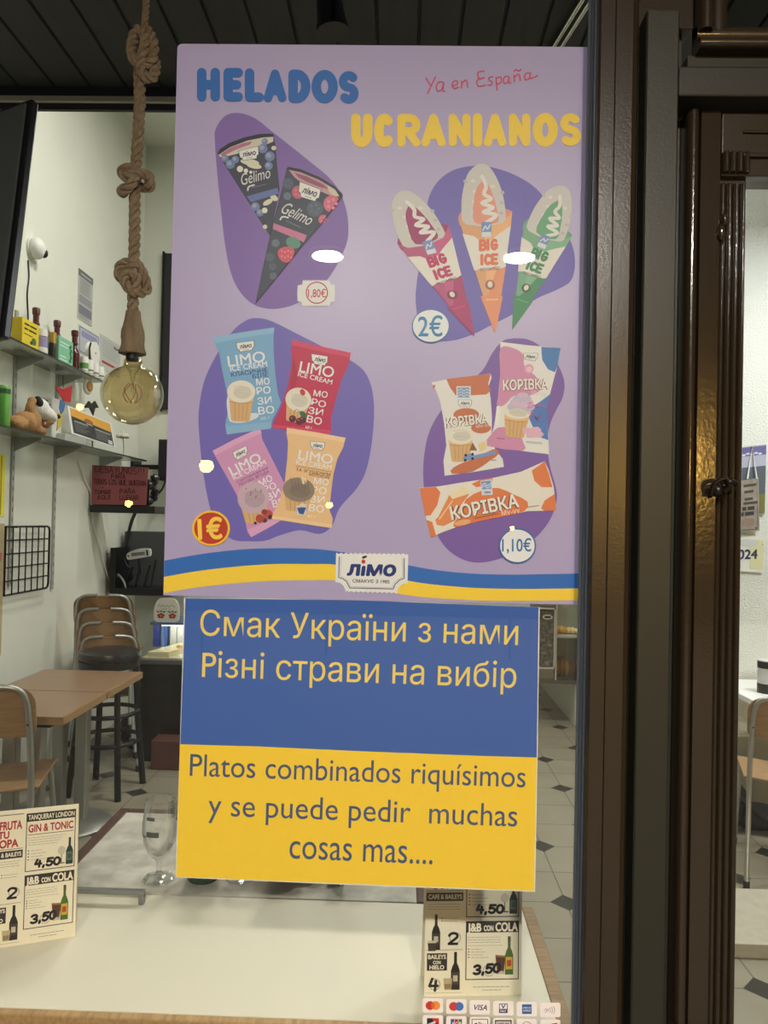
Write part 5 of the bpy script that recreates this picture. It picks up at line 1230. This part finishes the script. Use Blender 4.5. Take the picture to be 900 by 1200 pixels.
# open black shelf box with router cables and a handset
YC = 4.45
c0, c1, c2 = onY(128, 642, YC), onY(200, 697, YC), onY(128, 697, YC)
rb = thing('cable_shelf_box', 'open black shelf box full of cables behind the chair stack', 'shelf box', ((c0.x+c1.x)/2, YC, c2.z))
B().box(c2.x, c1.x, YC, YC + .3, c2.z, c2.z + .05).build('bottom_board', BLACK, rb, world=True); B().box(c2.x, c2.x + .04, YC, YC + .3, c2.z + .05, c0.z).build('side_board', BLACK, rb, world=True); B().box(c2.x, c1.x, YC + .28, YC + .5, c2.z, c0.z + .12).build('back_board', mat('grey_board', (74, 76, 76), rough=.6), rb, world=True)
for k, pts in enumerate(([(145,655),(148,662),(154,668),(155,676),(148,684)],[(156,664),(152,676),(149,688)],[(164,664),(161,678),(158,690)],[(176,662),(172,676),(168,690)],[(183,656),(179,676),(176,692)])):
    b = B(); b.tube(spline([onY(p[0], p[1], YC + .1) for p in pts], 5, False), .010, 6); b.build('black_cable', BLACK, rb, world=True, smooth=True)
b = B(); b.tube(spline([onY(p[0], p[1], YC + .04) for p in ((138,673),(143,678),(147,688),(143,695),(136,693),(134,684),(137,674))], 5, False), .008, 6); b.build('white_cable', mat('grey_white_cable', (170,170,164), rough=.5), rb, world=True, smooth=True)
c = onY(163, 649, YC - .02); an = radians(8)
hs = thing('white_handset', 'white oblong handset lying slanted on the cable shelf box', 'handset', (c.x, c.y, c.z - .05), (0, -an, 0))
b = B(); b.prism([(p[0], 0, p[1] + .05) for p in spline([(-.088,-.028,0),(-.06,-.036,0),(.06,-.03,0),(.086,-.022,0),(.092,.01,0),(.08,.03,0),(0,.036,0),(-.075,.016,0),(-.09,-.004,0)], 4)], (0,.035,0)); b.build('case', WHITE, hs, bevel=.004)
B().box(-.05, .05, -.003, .0, .037, .062).build('display', mat('handset_grey', (128,128,122), rough=.4), hs); B().box(.062, .074, -.003, 0, .03, .07).build('end_button', BLACK, hs); B().box(-.078, -.07, -.003, 0, .036, .05).build('end_button', BLACK, hs)
b = B(); b.cyl((0,.02,.014), (0,.02,-.10), .02, n=10); b.build('cradle', BLACK, hs)

# ------------------------------------------------------------------ tables along the left wall
def cafe_table(label, y0, y1):
    t = thing('cafe_table', label, 'table', (-1.69, (y0+y1)/2, 0), 0, 'tables along the left wall')
    hy = (y1-y0)/2 - .002
    B().box(-.27, .27, -hy, hy, .722, .750).build('tabletop', TTOP, t, bevel=.002)
    b = B(); b.box(.27, .278, -hy, hy, .716, .7495); b.box(-.27, .278, -hy-.001, -hy+.004, .716, .7495); b.build('edge_band', OAK, t)
    B().box(-.20, .20, -hy+.05, hy-.05, .69, .722).build('support_plate', BLACKM, t)
    for sx in (-.06, .06): B().box(sx-.03, sx+.03, -.03, .03, .04, .69).build('column', STEEL, t, bevel=.006)
    b = B(); b.lathe([(0,0),(.205,0),(.21,.012),(.19,.026),(.08,.045),(0,.05)], n=40, sy=.95); b.build('foot_plate', STEEL, t, smooth=True)
cafe_table('brown laminate cafe table along the left wall, the one next to the wooden chair', 2.065, 2.535)
cafe_table('brown laminate cafe table along the left wall, the one reaching to the chair stack', 2.54, 3.04)

# ------------------------------------------------------------------ school chairs: plywood on steel tube
def make_school_chair(m_ply, m_tube):
    """faces +Y, origin on the floor under the seat"""
    t = thing('school_chair', None, None)
    b = B(); pts = []
    def seat(u, v): return Vector((-.19 + .38*u, -.18 + .38*v, .452 + .012*cos((u-.5)*2*pi)*-1*.5 - (.018 if v > .92 else 0)))
    n, k = 8, 8; g = [[seat(i/n, j/k) for j in range(k+1)] for i in range(n+1)]
    for dz, flip in ((0, 0), (-.012, 1)): pass
    top_ = [[b._v(p) for p in r] for r in g]; bo = [[b._v(p + Vector((0,0,-.012))) for p in r] for r in g]
    for i in range(n):
        for j in range(k): b._f([top_[i][j], top_[i+1][j], top_[i+1][j+1], top_[i][j+1]]); b._f([bo[i][j], bo[i][j+1], bo[i+1][j+1], bo[i+1][j]])
    ring_t = [top_[i][0] for i in range(n+1)] + [top_[n][j] for j in range(1,k+1)] + [top_[i][k] for i in range(n-1,-1,-1)] + [top_[0][j] for j in range(k-1,0,-1)]
    ring_b = [bo[i][0] for i in range(n+1)] + [bo[n][j] for j in range(1,k+1)] + [bo[i][k] for i in range(n-1,-1,-1)] + [bo[0][j] for j in range(k-1,0,-1)]
    b.bridge(ring_t, ring_b); b.build('seat', m_ply, t, bevel=.003)
    # backrest: rounded curved plywood
    b = B(); out = []
    for (sx, sz, a0) in ((1,-1,-90),(1,1,0),(-1,1,90),(-1,-1,180)):
        for j in range(6):
            r_ = radians(a0 + j*18); rad = .07 if sz > 0 else .035; out.append((sx*(.185-rad) + rad*cos(r_), sz*(.095-rad) + rad*sin(r_)))
    def bk(x, z, d): return Vector((x, -.215 - z*.16 - .02*(1 - (x/.19)**2) + d, .745 + z))
    fr_ = [b._v(bk(x, z, 0.0)) for x, z in out]; ba = [b._v(bk(x, z, -.011)) for x, z in out]
    cf, cb = b._v(bk(0, 0, 0)), b._v(bk(0, 0, -.011)); N_ = len(out)
    for i in range(N_): b._f([fr_[i], fr_[(i+1) % N_], cf]); b._f([ba[(i+1) % N_], ba[i], cb])
    b.bridge(ba, fr_); b.build('backrest', m_ply, t)
    for s in (-1, 1):
        x = s*.175
        b = B(); b.tube(spline([(x*1.10, -.33, .012),(x*1.02, -.25, .24),(x*.98, -.205, .44),(x*.96, -.222, .62),(x*.90, -.245, .78),(x*.70, -.262, .835),(x*.2, -.272, .845)], 6, False), .0115, 10); b.build('rear_leg', m_tube, t, smooth=True)
        b = B(); b.tube(spline([(x*1.08, .20, .012),(x*1.02, .17, .25),(x*.96, .14, .425),(x*.96, .09, .438),(x*.96, -.10, .438),(x*.97, -.205, .436)], 6, False), .0115, 10); b.build('front_leg', m_tube, t, smooth=True)
        b = B()
        b.cyl((x*1.10, -.33, 0), (x*1.09, -.324, .035), .0145, n=10); b.cyl((x*1.08, .20, 0), (x*1.08, .198, .03), .0145, n=10); b.build('rubber_feet', BLACK, t)
        b = B(); b.ball((x*.93, -.238, .70), (.006,.008,.006), 8, 5); b.ball((x*.92, -.243, .76), (.006,.008,.006), 8, 5); b.build('rivet', BLACKM, t)
    return t
chair0 = make_school_chair(PLY, STEEL)
def dup_tree(o, parent=None):
    c = o.copy(); C.objects.link(c)
    if parent: c.parent = parent
    for ch in list(o.children): dup_tree(ch, c)
    return c
def put_chair(c, label, loc, rz, tilt=0.0, group='school chairs'):
    c.scale = (1, 1, 1); c.location = loc; c.rotation_euler = (tilt, 0, rz); tag(c, label, 'chair', group); return c
put_chair(chair0, 'plywood chair with grey tube legs pushed under the near brown table', (-1.70, 2.08, 0), radians(14)); chair0.scale = (1.1, 1.1, 1.1)
put_chair(dup_tree(chair0), 'light plywood chair seen through the door glass on the right', (1.85, 2.58, 0), radians(-18))
for i in range(4):
    o = put_chair(dup_tree(chair0), ['plywood chair lowest in the stack behind the black bar stool', 'second chair from the bottom of the stack behind the bar stool',
        'third chair from the bottom of the stack behind the bar stool', 'plywood chair topmost in the stack behind the black bar stool'][i], (-1.925 - .006*i, 3.88 + .014*i, .085*i), radians(20 - 3*i), 0, 'chairs stacked in the corner')
# extra back standing among the stack, its wood lit warm
# ------------------------------------------------------------------ black bar stool
bs = thing('bar_stool', 'black round bar stool with ring footrest beyond the brown tables', 'stool', (-1.70, 3.30, 0))
B().lathe([(0,.762),(.150,.762),(.172,.772),(.178,.792),(.172,.812),(.12,.826),(0,.83)], n=40).build('padded_seat', mat('black_vinyl', (30, 29, 28), rough=.3), bs, smooth=True)
B().lathe([(.155,.722),(.17,.722),(.17,.762),(.155,.762),(.155,.722)], n=40).build('seat_ring', BLACKM, bs, smooth=True)
for k in range(4):
    a_ = radians(38 + 90*k); ca, sa = cos(a_), sin(a_)
    b = B(); b.tube([(.15*ca,.15*sa,.765),(.175*ca,.175*sa,.40),(.215*ca,.215*sa,.0)], [.017,.018,.019], 10); b.build('leg', BLACKM, bs, smooth=True)
for z, r_ in ((.46,.168),(.30,.185)):
    b = B(); b.tube([(r_*cos(2*pi*k/32), r_*sin(2*pi*k/32), z) for k in range(32)], .013, 8, closed=True); b.build('foot_ring', BLACKM, bs, smooth=True)

# ------------------------------------------------------------------ black chilled display with a lit glass case
YD = 3.83
dc = thing('chilled_display', 'black chilled display counter with a lit glass case behind the posters', 'display case', (-1.42, YD + .3, 0))
zt = onY(190, 773, YD).z
B().box(-1.70, -1.05, YD, YD + .65, .0, zt - .03).build('black_base', mat('black_gloss_panel', (16, 16, 17), rough=.25), dc, world=True, bevel=.004)
B().box(-1.72, -1.04, YD - .02, YD + .65, zt - .03, zt).build('grey_ledge', mat('dark_grey_ledge', (84, 86, 84), rough=.4), dc, world=True, bevel=.003)
zc = onY(190, 737, YD).z
b = B(); b.prism([(-1.70, YD - .01, zt), (-1.70, YD + .17, zc), (-1.10, YD + .17, zc), (-1.10, YD - .01, zt)], (0, .004, .002)); b.build('slanted_glass', CLEAR, dc, world=True)
B().box(-1.70, -1.08, YD + .17, YD + .55, zc, zc + .018).build('top_board', mat('blue_trim', (96, 112, 140), rough=.4), dc, world=True)
B().box(-1.69, -1.08, YD + .0, YD + .5, zt + .001, zt + .012).build('inner_tray', mat('cream_tray', (232, 226, 196), rough=.4), dc, world=True)
B().box(-1.69, -1.08, YD + .5, YD + .55, zt, zc).build('back_panel', mat('white_back_panel', (224, 226, 222), rough=.5), dc, world=True)
B().box(-1.66, -1.10, YD + .30, YD + .33, zc - .022, zc - .001).build('light_strip', mat('lit_case_tube', (255, 252, 236), emit=(255, 250, 228), estr=14.0), dc, world=True)
b = B(); b.prism([(-1.66, YD+.02, zt+.0125),(-1.52, YD+.02, zt+.0125),(-1.40, YD+.40, zt+.0125),(-1.56, YD+.40, zt+.0125)], (0,0,.035)); o = b.build('cream_cake_slab', mat('pale_cake', (236, 226, 180), rough=.6)); single(o, 'pale slab of cake lying in the lit glass case', 'cake')
for k, (px, cl) in enumerate(((183,(52,78,190)),(192,(70,120,214)),(203,(222,226,232)),(211,(210,214,222)))):
    p = onY(px, 756, YD + .42); o = B().box(p.x-.022, p.x+.022, YD+.41, YD+.47, zt+.0125, zt + .17).build('drink_carton', mat('carton_%d' % k, cl, rough=.4), bevel=.004)
    single(o, ['deep blue carton at the back of the lit glass case', 'light blue carton at the back of the lit glass case', 'white carton beside the blue cartons in the lit case', 'white carton half behind the blue and yellow poster edge'][k], 'carton', 'cartons in the lit case')
p = onY(211, 766, YD + .2); b = B()
for k in range(5): b.ball((p.x + .014*cos(k*1.3), YD + .2 + .03*sin(k*1.3), zt + .03 + .008*(k % 3)), (.022,.022,.018), 10, 6)
o = b.build('pastry', mat('golden_pastry', (214, 160, 80), rough=.6)); single(o, 'small golden pastry in the lit case by the poster edge', 'pastry')
# white rounded card with red flowers on top
c0, c1 = onY(179, 734, YD + .18), onY(209, 702, YD + .18)
wc = thing('flower_print_stand', 'white rounded board with red flower print standing on the lit display case', 'board', ((c0.x+c1.x)/2, YD + .20, zc + .0185))
W_, H_ = (c1.x - c0.x), c1.z - zc - .0185
outl = [(p.x, p.y) for p in spline([(-.40,0,0),(-.5,.28,0),(-.49,.62,0),(-.38,.9,0),(-.2,1,0),(.2,1,0),(.38,.9,0),(.49,.62,0),(.5,.28,0),(.40,0,0)], 4)]
B().prism([(x*W_, 0, y*H_) for x, y in outl], (0,.015,0)).build('board', mat('ivory_board', (232,230,214), rough=.5), wc)
def fw(x, y, L): return wc.location + Vector((x*W_, -.0006 - L*.0004, y*H_))
a = Art(fw)
for cx, cy, s in ((-.22,.26,1),(.24,.26,1)):
    for k in range(5): a.poly(ell(cx + .09*cos(k*1.26+.3), cy + .07*sin(k*1.26+.3), .07, .05, n=12), (178,56,50), 1)
    a.poly(ell(cx, cy, .04, .035, n=10), (220,170,80), 1.4)
    for k in range(3): a.poly(ell(cx + .13*(k-1), cy + .17 + .02*(k % 2), .07, .03, n=10, rot=.6*(k-1)), (86,128,76), 1)
a.curve([(-.34,.64),(-.28,.74),(-.22,.64),(-.14,.72),(-.06,.64),(.02,.72),(.1,.64),(.2,.72),(.34,.64)], .018, (150,142,130), 1); a.rect(-.2, .54, .2, .555, (170,160,146), 1); a.build('flower_print', wc)
# dark red box in front of the display foot
q0, q1 = onY(177, 866, YD - .16), onY(214, 896, YD - .16)
o = B().box(q0.x, q1.x + .12, YD - .16, YD - .01, 0.0, onY(190, 868, YD - .16).z).build('brown_crate', mat('dark_red_crate', (92, 54, 46), rough=.6, noise=.1), bevel=.006); single(o, 'dark reddish brown box on the floor at the foot of the black display', 'box')
# shoes-like black bag at the foot: a black bin bag with a white scrap
p = onZ(152, 884, 0.0)
t = thing('black_floor_bag', 'black bag slumped on the floor between the bar stool and the dark display', 'bag', (p.x, p.y + .12, 0))
b = B()
for c_, r_ in (((0,0,.10),(.11,.10,.10)),((.06,-.03,.07),(.09,.08,.07)),((-.05,.02,.17),(.07,.06,.07)),((.02,.03,.22),(.04,.04,.05))): b.ball(c_, r_, 16, 10)
o = b.build('bag', mat('black_bag_film', (20,20,21), rough=.25, bump=.5, bscale=30), t, smooth=True)
b = B(); b.tube(spline([(.0,-.11,.10),(.05,-.12,.13),(.10,-.10,.11)],5,False), .012, 8); b.build('light_strap', mat('pale_strap', (170,168,160), rough=.5), t, smooth=True)

# ------------------------------------------------------------------ stone-topped table with goblets behind the window table
mt = thing('stone_topped_table', 'grey stone-topped table with dark wood rim standing behind the window table', 'table', (-.36, .86, 0))
STONE = mat('grey_mottled_stone', (190, 186, 172), rough=.35, noise=.22, nscale=22)
B().box(-.775, .05, .618, 1.075, .722, .7500).build('stone_top', STONE, mt, world=True)
RIM = mat('dark_red_wood', (70, 36, 30), rough=.35)
for q in ((-.805,-.775,.618,1.105),(.05,.08,.618,1.105),(-.775,.05,1.075,1.105)): B().box(*q, .715, .7515).build('rim', RIM, mt, world=True, bevel=.003)
B().box(-.40, -.32, .83, .90, .03, .715).build('column', BLACKM, mt, world=True, bevel=.01); B().lathe([(0,0),(.24,0),(.24,.012),(.06,.035),(0,.035)], (-.36,.865,0), 36).build('foot', BLACKM, mt, world=True, smooth=True)
def goblet(label, loc, s=1.0, flip=False):
    t = thing('beer_goblet', label, 'goblet', loc, 0, 'goblets on the stone table')
    pr = [(0,.0035),(.030,.004),(.036,.002),(.0365,0),(.034,.005),(.016,.010),(.0065,.018),(.0055,.034),(.009,.045),(.016,.052)]
    bowl = [(.016,.052),(.027,.064),(.036,.085),(.0405,.110),(.0405,.130),(.037,.160),(.034,.186),(.0332,.188),(.0325,.186),(.0357,.160),(.0390,.130),(.0390,.110),(.0345,.087),(.025,.067),(.012,.057),(0,.056)]
    f = (lambda z: (.189 - z)) if flip else (lambda z: z)
    B().lathe([(r_*s, f(z)*s) for r_, z in pr], n=36).build('stem', CLEAR, t, smooth=True); B().lathe([(r_*s, f(z)*s) for r_, z in bowl], n=40).build('bowl', CLEAR, t, smooth=True)
    if not flip:
        b = B()
        for z0, z1, wd in ((.150,.158,.5),(.112,.124,.75)):
            pts = [(.0412*s*cos(-pi/2-.5+wd*j/8), .0412*s*sin(-pi/2-.5+wd*j/8)) for j in range(9)]
            for p_, q_ in zip(pts, pts[1:]): b.flat([(p_[0],p_[1],z0*s),(q_[0],q_[1],z0*s+.001),(q_[0],q_[1],z1*s+.001),(p_[0],p_[1],z1*s)])
        b.build('printed_mark', mat('goblet_print', (70,72,70), rough=.5), t)
g = onZ(186, 1030, .7502); goblet('tall stemmed beer goblet with faint dark print on the stone table, beside the yellow poster', (g.x, g.y, .7502))
g = onZ(277, 1040, .7502); goblet('stemmed beer goblet on the stone table, half hidden behind the yellow poster', (g.x, g.y + .05, .7502))
# green bottle, wooden menu box, cup, dark folder behind the lower poster
g = onZ(228, 1047, .7502); t = thing('green_bottle', 'dark green glass bottle on the stone table under the corner of the yellow poster', 'bottle', (g.x, .70, .7502))
B().lathe([(0,0),(.036,0),(.039,.006),(.039,.17),(.034,.20),(.016,.235),(.014,.29),(.0165,.292),(.0165,.305),(0,.305)], n=36).build('bottle_glass', mat('dark_green_glass', (34, 62, 44), rough=.12, spec=.6), t, smooth=True); B().lathe([(.0393,.06),(.0396,.061),(.0396,.14),(.0393,.141)], n=36).build('paper_label', PAPER, t, smooth=True); B().lathe([(.0168,.285),(.0172,.286),(.0172,.308),(0,.309)], n=20).build('cap', mat('gold_cap', (206,166,84)), t, smooth=True)
g0, g1 = onY(299, 1050, .70), onY(350, 1050, .70)
t = thing('napkin_box', 'dark brown box on the stone table behind the yellow poster', 'box', ((g0.x+g1.x)/2, .74, .7502))
w_ = (g1.x-g0.x)/2
WD = mat('dark_brown_wood', (66, 52, 40), rough=.5, noise=.15, nscale=10, stretch=(1,1,8))
B().box(-w_, w_, -.05, .05, 0, .09).build('box_body', WD, t, bevel=.004); B().box(-w_+.008, w_-.008, -.04, .04, .0905, .12).build('napkins', PAPER, t); B().box(w_-.012, w_+.002, -.052, -.050, .005, .085).build('corner_strip', RIM, t)
g = onY(362, 1052, .72); t = thing('white_cup', 'pale cup on the stone table between the brown box and the dark folder', 'cup', (g.x, .735, .7502))
B().lathe([(0,.0),(.016,0),(.018,.004),(.026,.05),(.028,.07),(.0265,.07),(.024,.05),(.016,.008),(0,.006)], n=32).build('cup_body', mat('pale_china', (214,206,192), rough=.25), t, smooth=True); b = B(); b.tube(spline([(.024,0,.058),(.04,0,.056),(.042,0,.036),(.024,0,.026)],5,False), .0035, 8); b.build('cup_handle', mat('pale_china', (214,206,192)), t, smooth=True)
t = thing('dark_folder', 'dark brown menu folder leaning beside the pale cup on the stone table', 'folder', (onY(388, 1052, .70).x, .72, .7502), (0, radians(12), radians(8)))
B().box(-.016, .016, -.04, .09, 0, .16).build('cover', mat('dark_brown_leatherette', (58, 40, 34), rough=.5), t, bevel=.003); B().box(.0165, .021, -.038, .088, .003, .157).build('page_block', PAPER, t); B().box(.0215, .024, -.04, .09, 0, .16).build('back_cover', mat('grey_cover', (96,94,92), rough=.5), t)
# grey metal bracket at the near edge of the stone table
m1 = onZ(168, 1061, .7502); m0 = onZ(60, 1061, .7502)
t = thing('metal_card_rail', 'low grey metal rail on the window table, just behind the left drinks card', 'rail', ((m0.x+m1.x)/2, m1.y, .7502))
b = B(); b.box(m0.x, m1.x, m1.y, m1.y + .014, .7502 + .020, .7502 + .030); b.build('cross_bar', ALU, t, world=True, bevel=.0015)
for x in (m0.x, m1.x - .012): b = B(); b.box(x, x + .012, m1.y + .0002, m1.y + .0138, .7502, .7502 + .020); b.build('leg', ALU, t, world=True, bevel=.0015)

# ------------------------------------------------------------------ counter deep on the right, with metal framed panel and pastry case
YK = 5.0
def K(px, py): return onY(px, py, YK)
xl, xs, zl, zh, zt = K(633, 750).x, K(651, 750).x, K(650, 797).z, K(650, 700).z, K(650, 746).z
ct = thing('bar_counter', 'far bar counter with white base and glass pastry case beside the blue poster', 'counter', (1.8, YK + .7, 0))
B().box(1.42, 2.4, YK + .02, 7.4, .0, zl - .03).build('white_base', mat('pale_green_grey_front', (206, 212, 200), rough=.35), ct, world=True)
B().box(xl - .02, 2.4, YK, 6.6, zl - .03, zl).build('dark_ledge', mat('dark_ledge', (92,88,80), rough=.4), ct, world=True)
B().box(xs, 2.3, YK + .006, YK + .012, zl, zh).build('case_glass', CLEAR, ct, world=True)
B().box(xs, 2.3, YK + .02, YK + .5, zt - .012, zt).build('glass_shelf', mat('lit_shelf_edge', (236, 238, 226), rough=.3), ct, world=True)
B().box(xl - .02, 2.3, YK, YK + .55, zh, zh + .03).build('case_top', ALU, ct, world=True)
B().box(xs, 2.3, YK + .5, YK + .52, zl, zh).build('case_back', mat('case_back_grey', (150,152,136), rough=.5), ct, world=True)
B().box(xs, 2.3, YK + .03, YK + .05, zh - .02, zh - .001).build('light_strip', mat('lit_case_tube', (255, 252, 236)), ct, world=True)
B().box(xl, xs, YK + .03, YK + .5, zl, zh).build('case_cheek', ALU, ct, world=True)
B().box(xs + .001, xs + .012, YK, YK + .03, zl, zh).build('corner_strip', mat('pale_frame', (206,204,194), rough=.4), ct, world=True)
GP = [mat('pastry_gold', (214,166,84), rough=.55), mat('pastry_brown', (150,96,52), rough=.6), mat('pastry_cream', (230,210,160), rough=.6)]
def pastry(px, py, rx, rz, m, k, lab, zb):
    p = onY(px, py, YK + .18); b = B()
    for j in range(5): b.ball((p.x + (j-2)*rx*.42, YK + .18 + .02*((j*3) % 2), zb + .001 + rz*(.85 + .15*(j in (1,2,3)))), (rx*.36, .07, rz*(.85 + .15*(j in (1,2,3)))), 12, 8)
    o = b.build('pastry_loaf', m, smooth=True); single(o, lab, 'pastry', 'pastries in the far counter')
pastry(656, 738, .055, .030, GP[0], 0, 'golden pastry on the lit shelf of the far case, beside the metal panel', zt + .001)
pastry(670, 738, .042, .026, GP[2], 1, 'cream pastry on the lit shelf of the far case, next to the window frame', zt + .001)
pastry(657.5, 760, .055, .075, GP[0], 2, 'big golden loaf at the bottom of the far case, beside the metal panel', zl + .001)
pastry(671.5, 772, .042, .055, GP[1], 3, 'brown loaf at the bottom of the far case, next to the window frame', zl + .001)
YM = YK - .004
q0, q1 = onY(633, 712, YM), onY(650, 784, YM)
mp = thing('metal_framed_panel', 'framed grey metal plate with a slot at the corner of the far counter', 'panel', ((q0.x+q1.x)/2, YM, q1.z))
x0, x1, z0, z1 = q0.x - .03, q1.x, q1.z, q0.z
B().box(x0, x1, YM, YM + .02, z0, z1).build('plate', mat('pitted_metal', (112,110,104), rough=.45, metal=.5, noise=.5, nscale=40, bump=.8, bscale=60), mp, world=True)
b = B()
for q in ((x0,x1,z1-.012,z1),(x0,x1,z0,z0+.012),(x1-.012,x1,z0,z1),(x0,x0+.012,z0,z1)): b.box(q[0], q[1], YM-.012, YM, q[2], q[3])
b.build('pale_frame', mat('pale_frame', (206,204,194)), mp, world=True)
cx = onY(641.5, 723, YM); b = B(); b.prism([(cx.x + p[0]*.040, YM - .001, cx.z + p[1]*.021) for p in ell(0,0,1,1,24)], (0,-.010,0)); b.m(1); b.box(cx.x-.024, cx.x+.024, YM-.0125, YM-.0112, cx.z-.007, cx.z+.007); b.build('slot', [mat('pale_frame', (206,204,194)), BLACK], mp, world=True)
cx = onY(641, 777, YM); b = B(); b.cyl((cx.x, YM-.001, cx.z), (cx.x, YM-.012, cx.z), .017, n=18); b.build('screw', ALU, mp, world=True)
for px, py in ((645,741),(636,750),(644,756),(637,765)):
    c_ = onY(px, py, YM); b = B(); b.box(c_.x-.018, c_.x+.018, YM-.010, YM-.001, c_.z-.012, c_.z+.010); b.build('raised_lug', ALU, mp, world=True, bevel=.003)

# ------------------------------------------------------------------ behind the door on the right
YW = 3.29
def hang(name, label, cat, quad, depth, cols, drawer=None, y=YW):
    P = [onY(q[0], q[1], y) for q in quad]
    t = thing(name, label, cat, (P[2] + P[3]) / 2)
    B().prism(P, (0, depth, 0)).build('plate', cols, t, world=True)
    if drawer:
        def f(u, v, L):
            q = P[3] + (P[2]-P[3])*u; q2 = P[0] + (P[1]-P[0])*u; r_ = q + (q2-q)*v; return Vector((r_.x, y - .0006 - L*.0005, r_.z))
        a = Art(f); drawer(a); a.build('print', t)
    return t
def d_poster(a):
    a.rect(.0, .86, 1, .985, (104,100,150), 1); a.rect(.0, .70, 1, .86, (176,176,196), 1); a.rect(.0, .30, 1, .70, (92,98,108), 1); a.rect(.0, .02, 1, .30, (120,118,70), 1)
    for k in range(9): a.poly(ell(.6 + .045*(k % 3)*2, .08 + .022*k, .06, .02, n=10), (196,180,70), 1.5)
    for k in range(5): a.poly(ell(.45 + .1*k, .88 + .015*(k % 2), .05, .014, n=10), (216,214,226), 1.5)
hang('wall_poster', 'small dark landscape poster on the rough white wall behind the metal sign', 'poster', ((850,526),(898,521),(896,603),(850,607)), .004, mat('poster_paper', (150,152,160), rough=.6), d_poster)
def d_metal(a):
    a.rect(.05,.03,.95,.04,(60,56,52),1); a.rect(.94,.03,.95,.97,(60,56,52),1)
    for k, (y, w) in enumerate(((.86,.3),(.74,.22),(.60,.2),(.52,.34))): a.rect(.62-w/4, y, .62+w, y+.05, (78,70,64), 1)
    [a.rect(x_, y_, x_ + w_, y_ + .07, (66,58,52), 1.5) for x_, y_, w_ in ((.3,.41,.16),(.50,.41,.12),(.66,.41,.2),(.40,.31,.14),(.58,.31,.26))]; a.poly(ell(.66,.18,.2,.08), (146,122,108), 1); a.poly(ell(.9,.06,.03,.012), (50,44,40), 1.3)
ms = hang('hanging_metal_sign', 'weathered grey metal sign hanging on a cord from the white wall behind the door', 'sign', ((850,566),(889,560),(890,622),(850,625)), .006, mat('weathered_tin', (150,142,132), rough=.5, metal=.2, noise=.25, nscale=14), d_metal, YW - .02)
b = B(); b.tube([onY(887, 561, YW - .018), onY(881.5, 524, YW - .004), onY(876, 561, YW - .018)], .0045, 6); b.build('cord', WHITE, ms, world=True); p = onY(881.5, 524, YW - .004); b = B(); b.cyl((p.x, p.y - .006, p.z), (p.x, 3.3, p.z), .006, n=8); b.build('nail', STEEL, ms, world=True)
def d_cal(a): a.rect(.6,.1,1,.9,(218,214,170),1); a.poly(ell(.55,.8,.3,.1),(206,208,206),1.2); a.text('2024', .02, .32, .82, .38, .26, (52,54,92), 1.5, .03, .12, up=1); a.poly(ell(.97,.78,.02,.012),(90,70,110),1.6)
hang('wall_calendar', 'white calendar sheet reading 2024 beneath the metal sign on the white wall', 'calendar', ((856,626),(895,629),(894,671),(856,669)), .004, PAPER, d_cal)
# side table with its chair
rt = thing('side_table', 'small white-topped table seen through the door behind the light plywood chair', 'table', (2.13, 3.0, 0))
B().box(-.36, .55, -.26, .26, .722, .75).build('tabletop', mat('white_laminate', (226,226,220), rough=.35), rt, bevel=.003); B().box(-.36, .55, -.262, -.258, .726, .746).build('edge_band', OAK, rt)
B().box(.06, .12, -.03, .03, .03, .722).build('column', BLACKM, rt, bevel=.004)
for k in range(4):
    a_ = radians(45 + 90*k); b = B(); b.prism([(.09 + .02*cos(a_+1.57), .02*sin(a_+1.57), .025), (.09 - .02*cos(a_+1.57), -.02*sin(a_+1.57), .025), (.09 + .38*cos(a_) - .016*cos(a_+1.57), .24*sin(a_) - .016*sin(a_+1.57), 0.0), (.09 + .38*cos(a_) + .016*cos(a_+1.57), .24*sin(a_) + .016*sin(a_+1.57), 0.0)], (0,0,.03)); b.build('foot', BLACKM, rt)
for dx, lab in ((0, 1),):
    p = onY(898, 826, 2.92); t = thing('striped_mug', 'white napkin tin with black bands on the white-topped side table', 'tin', (p.x, 2.92, .7503))
    B().lathe([(0,0),(.045,0),(.045,.17),(.042,.172),(0,.172)], n=32).build('tin_body', mat('grey_white_tin', (196,198,194), rough=.4), t, smooth=True)
    for z0, z1 in ((.0,.05),(.13,.165)): B().lathe([(.0452,z0),(.0458,z0),(.0458,z1),(.0452,z1)], n=32).build('black_band', BLACK, t, smooth=True)
# black bag with a strap on the floor under the table
p = onZ(893, 1000, .0); t = thing('black_shoulder_bag', 'black bag with a strap lying under the side table behind the door', 'bag', (p.x + .03, p.y + .30, 0))
b = B(); b.ball((-.06,0,.14),(.10,.08,.12),16,10); b.ball((.08,0,.07),(.14,.09,.07),16,10); b.build('bag', mat('black_bag_cloth', (26,26,28), rough=.7), t, smooth=True)
b = B(); b.tube(spline([(-.10,-.05,.22),(.0,-.08,.16),(.08,-.10,.09),(.2,-.10,.03)],5,False), .018, 8); b.build('strap', BLACK, t, smooth=True)
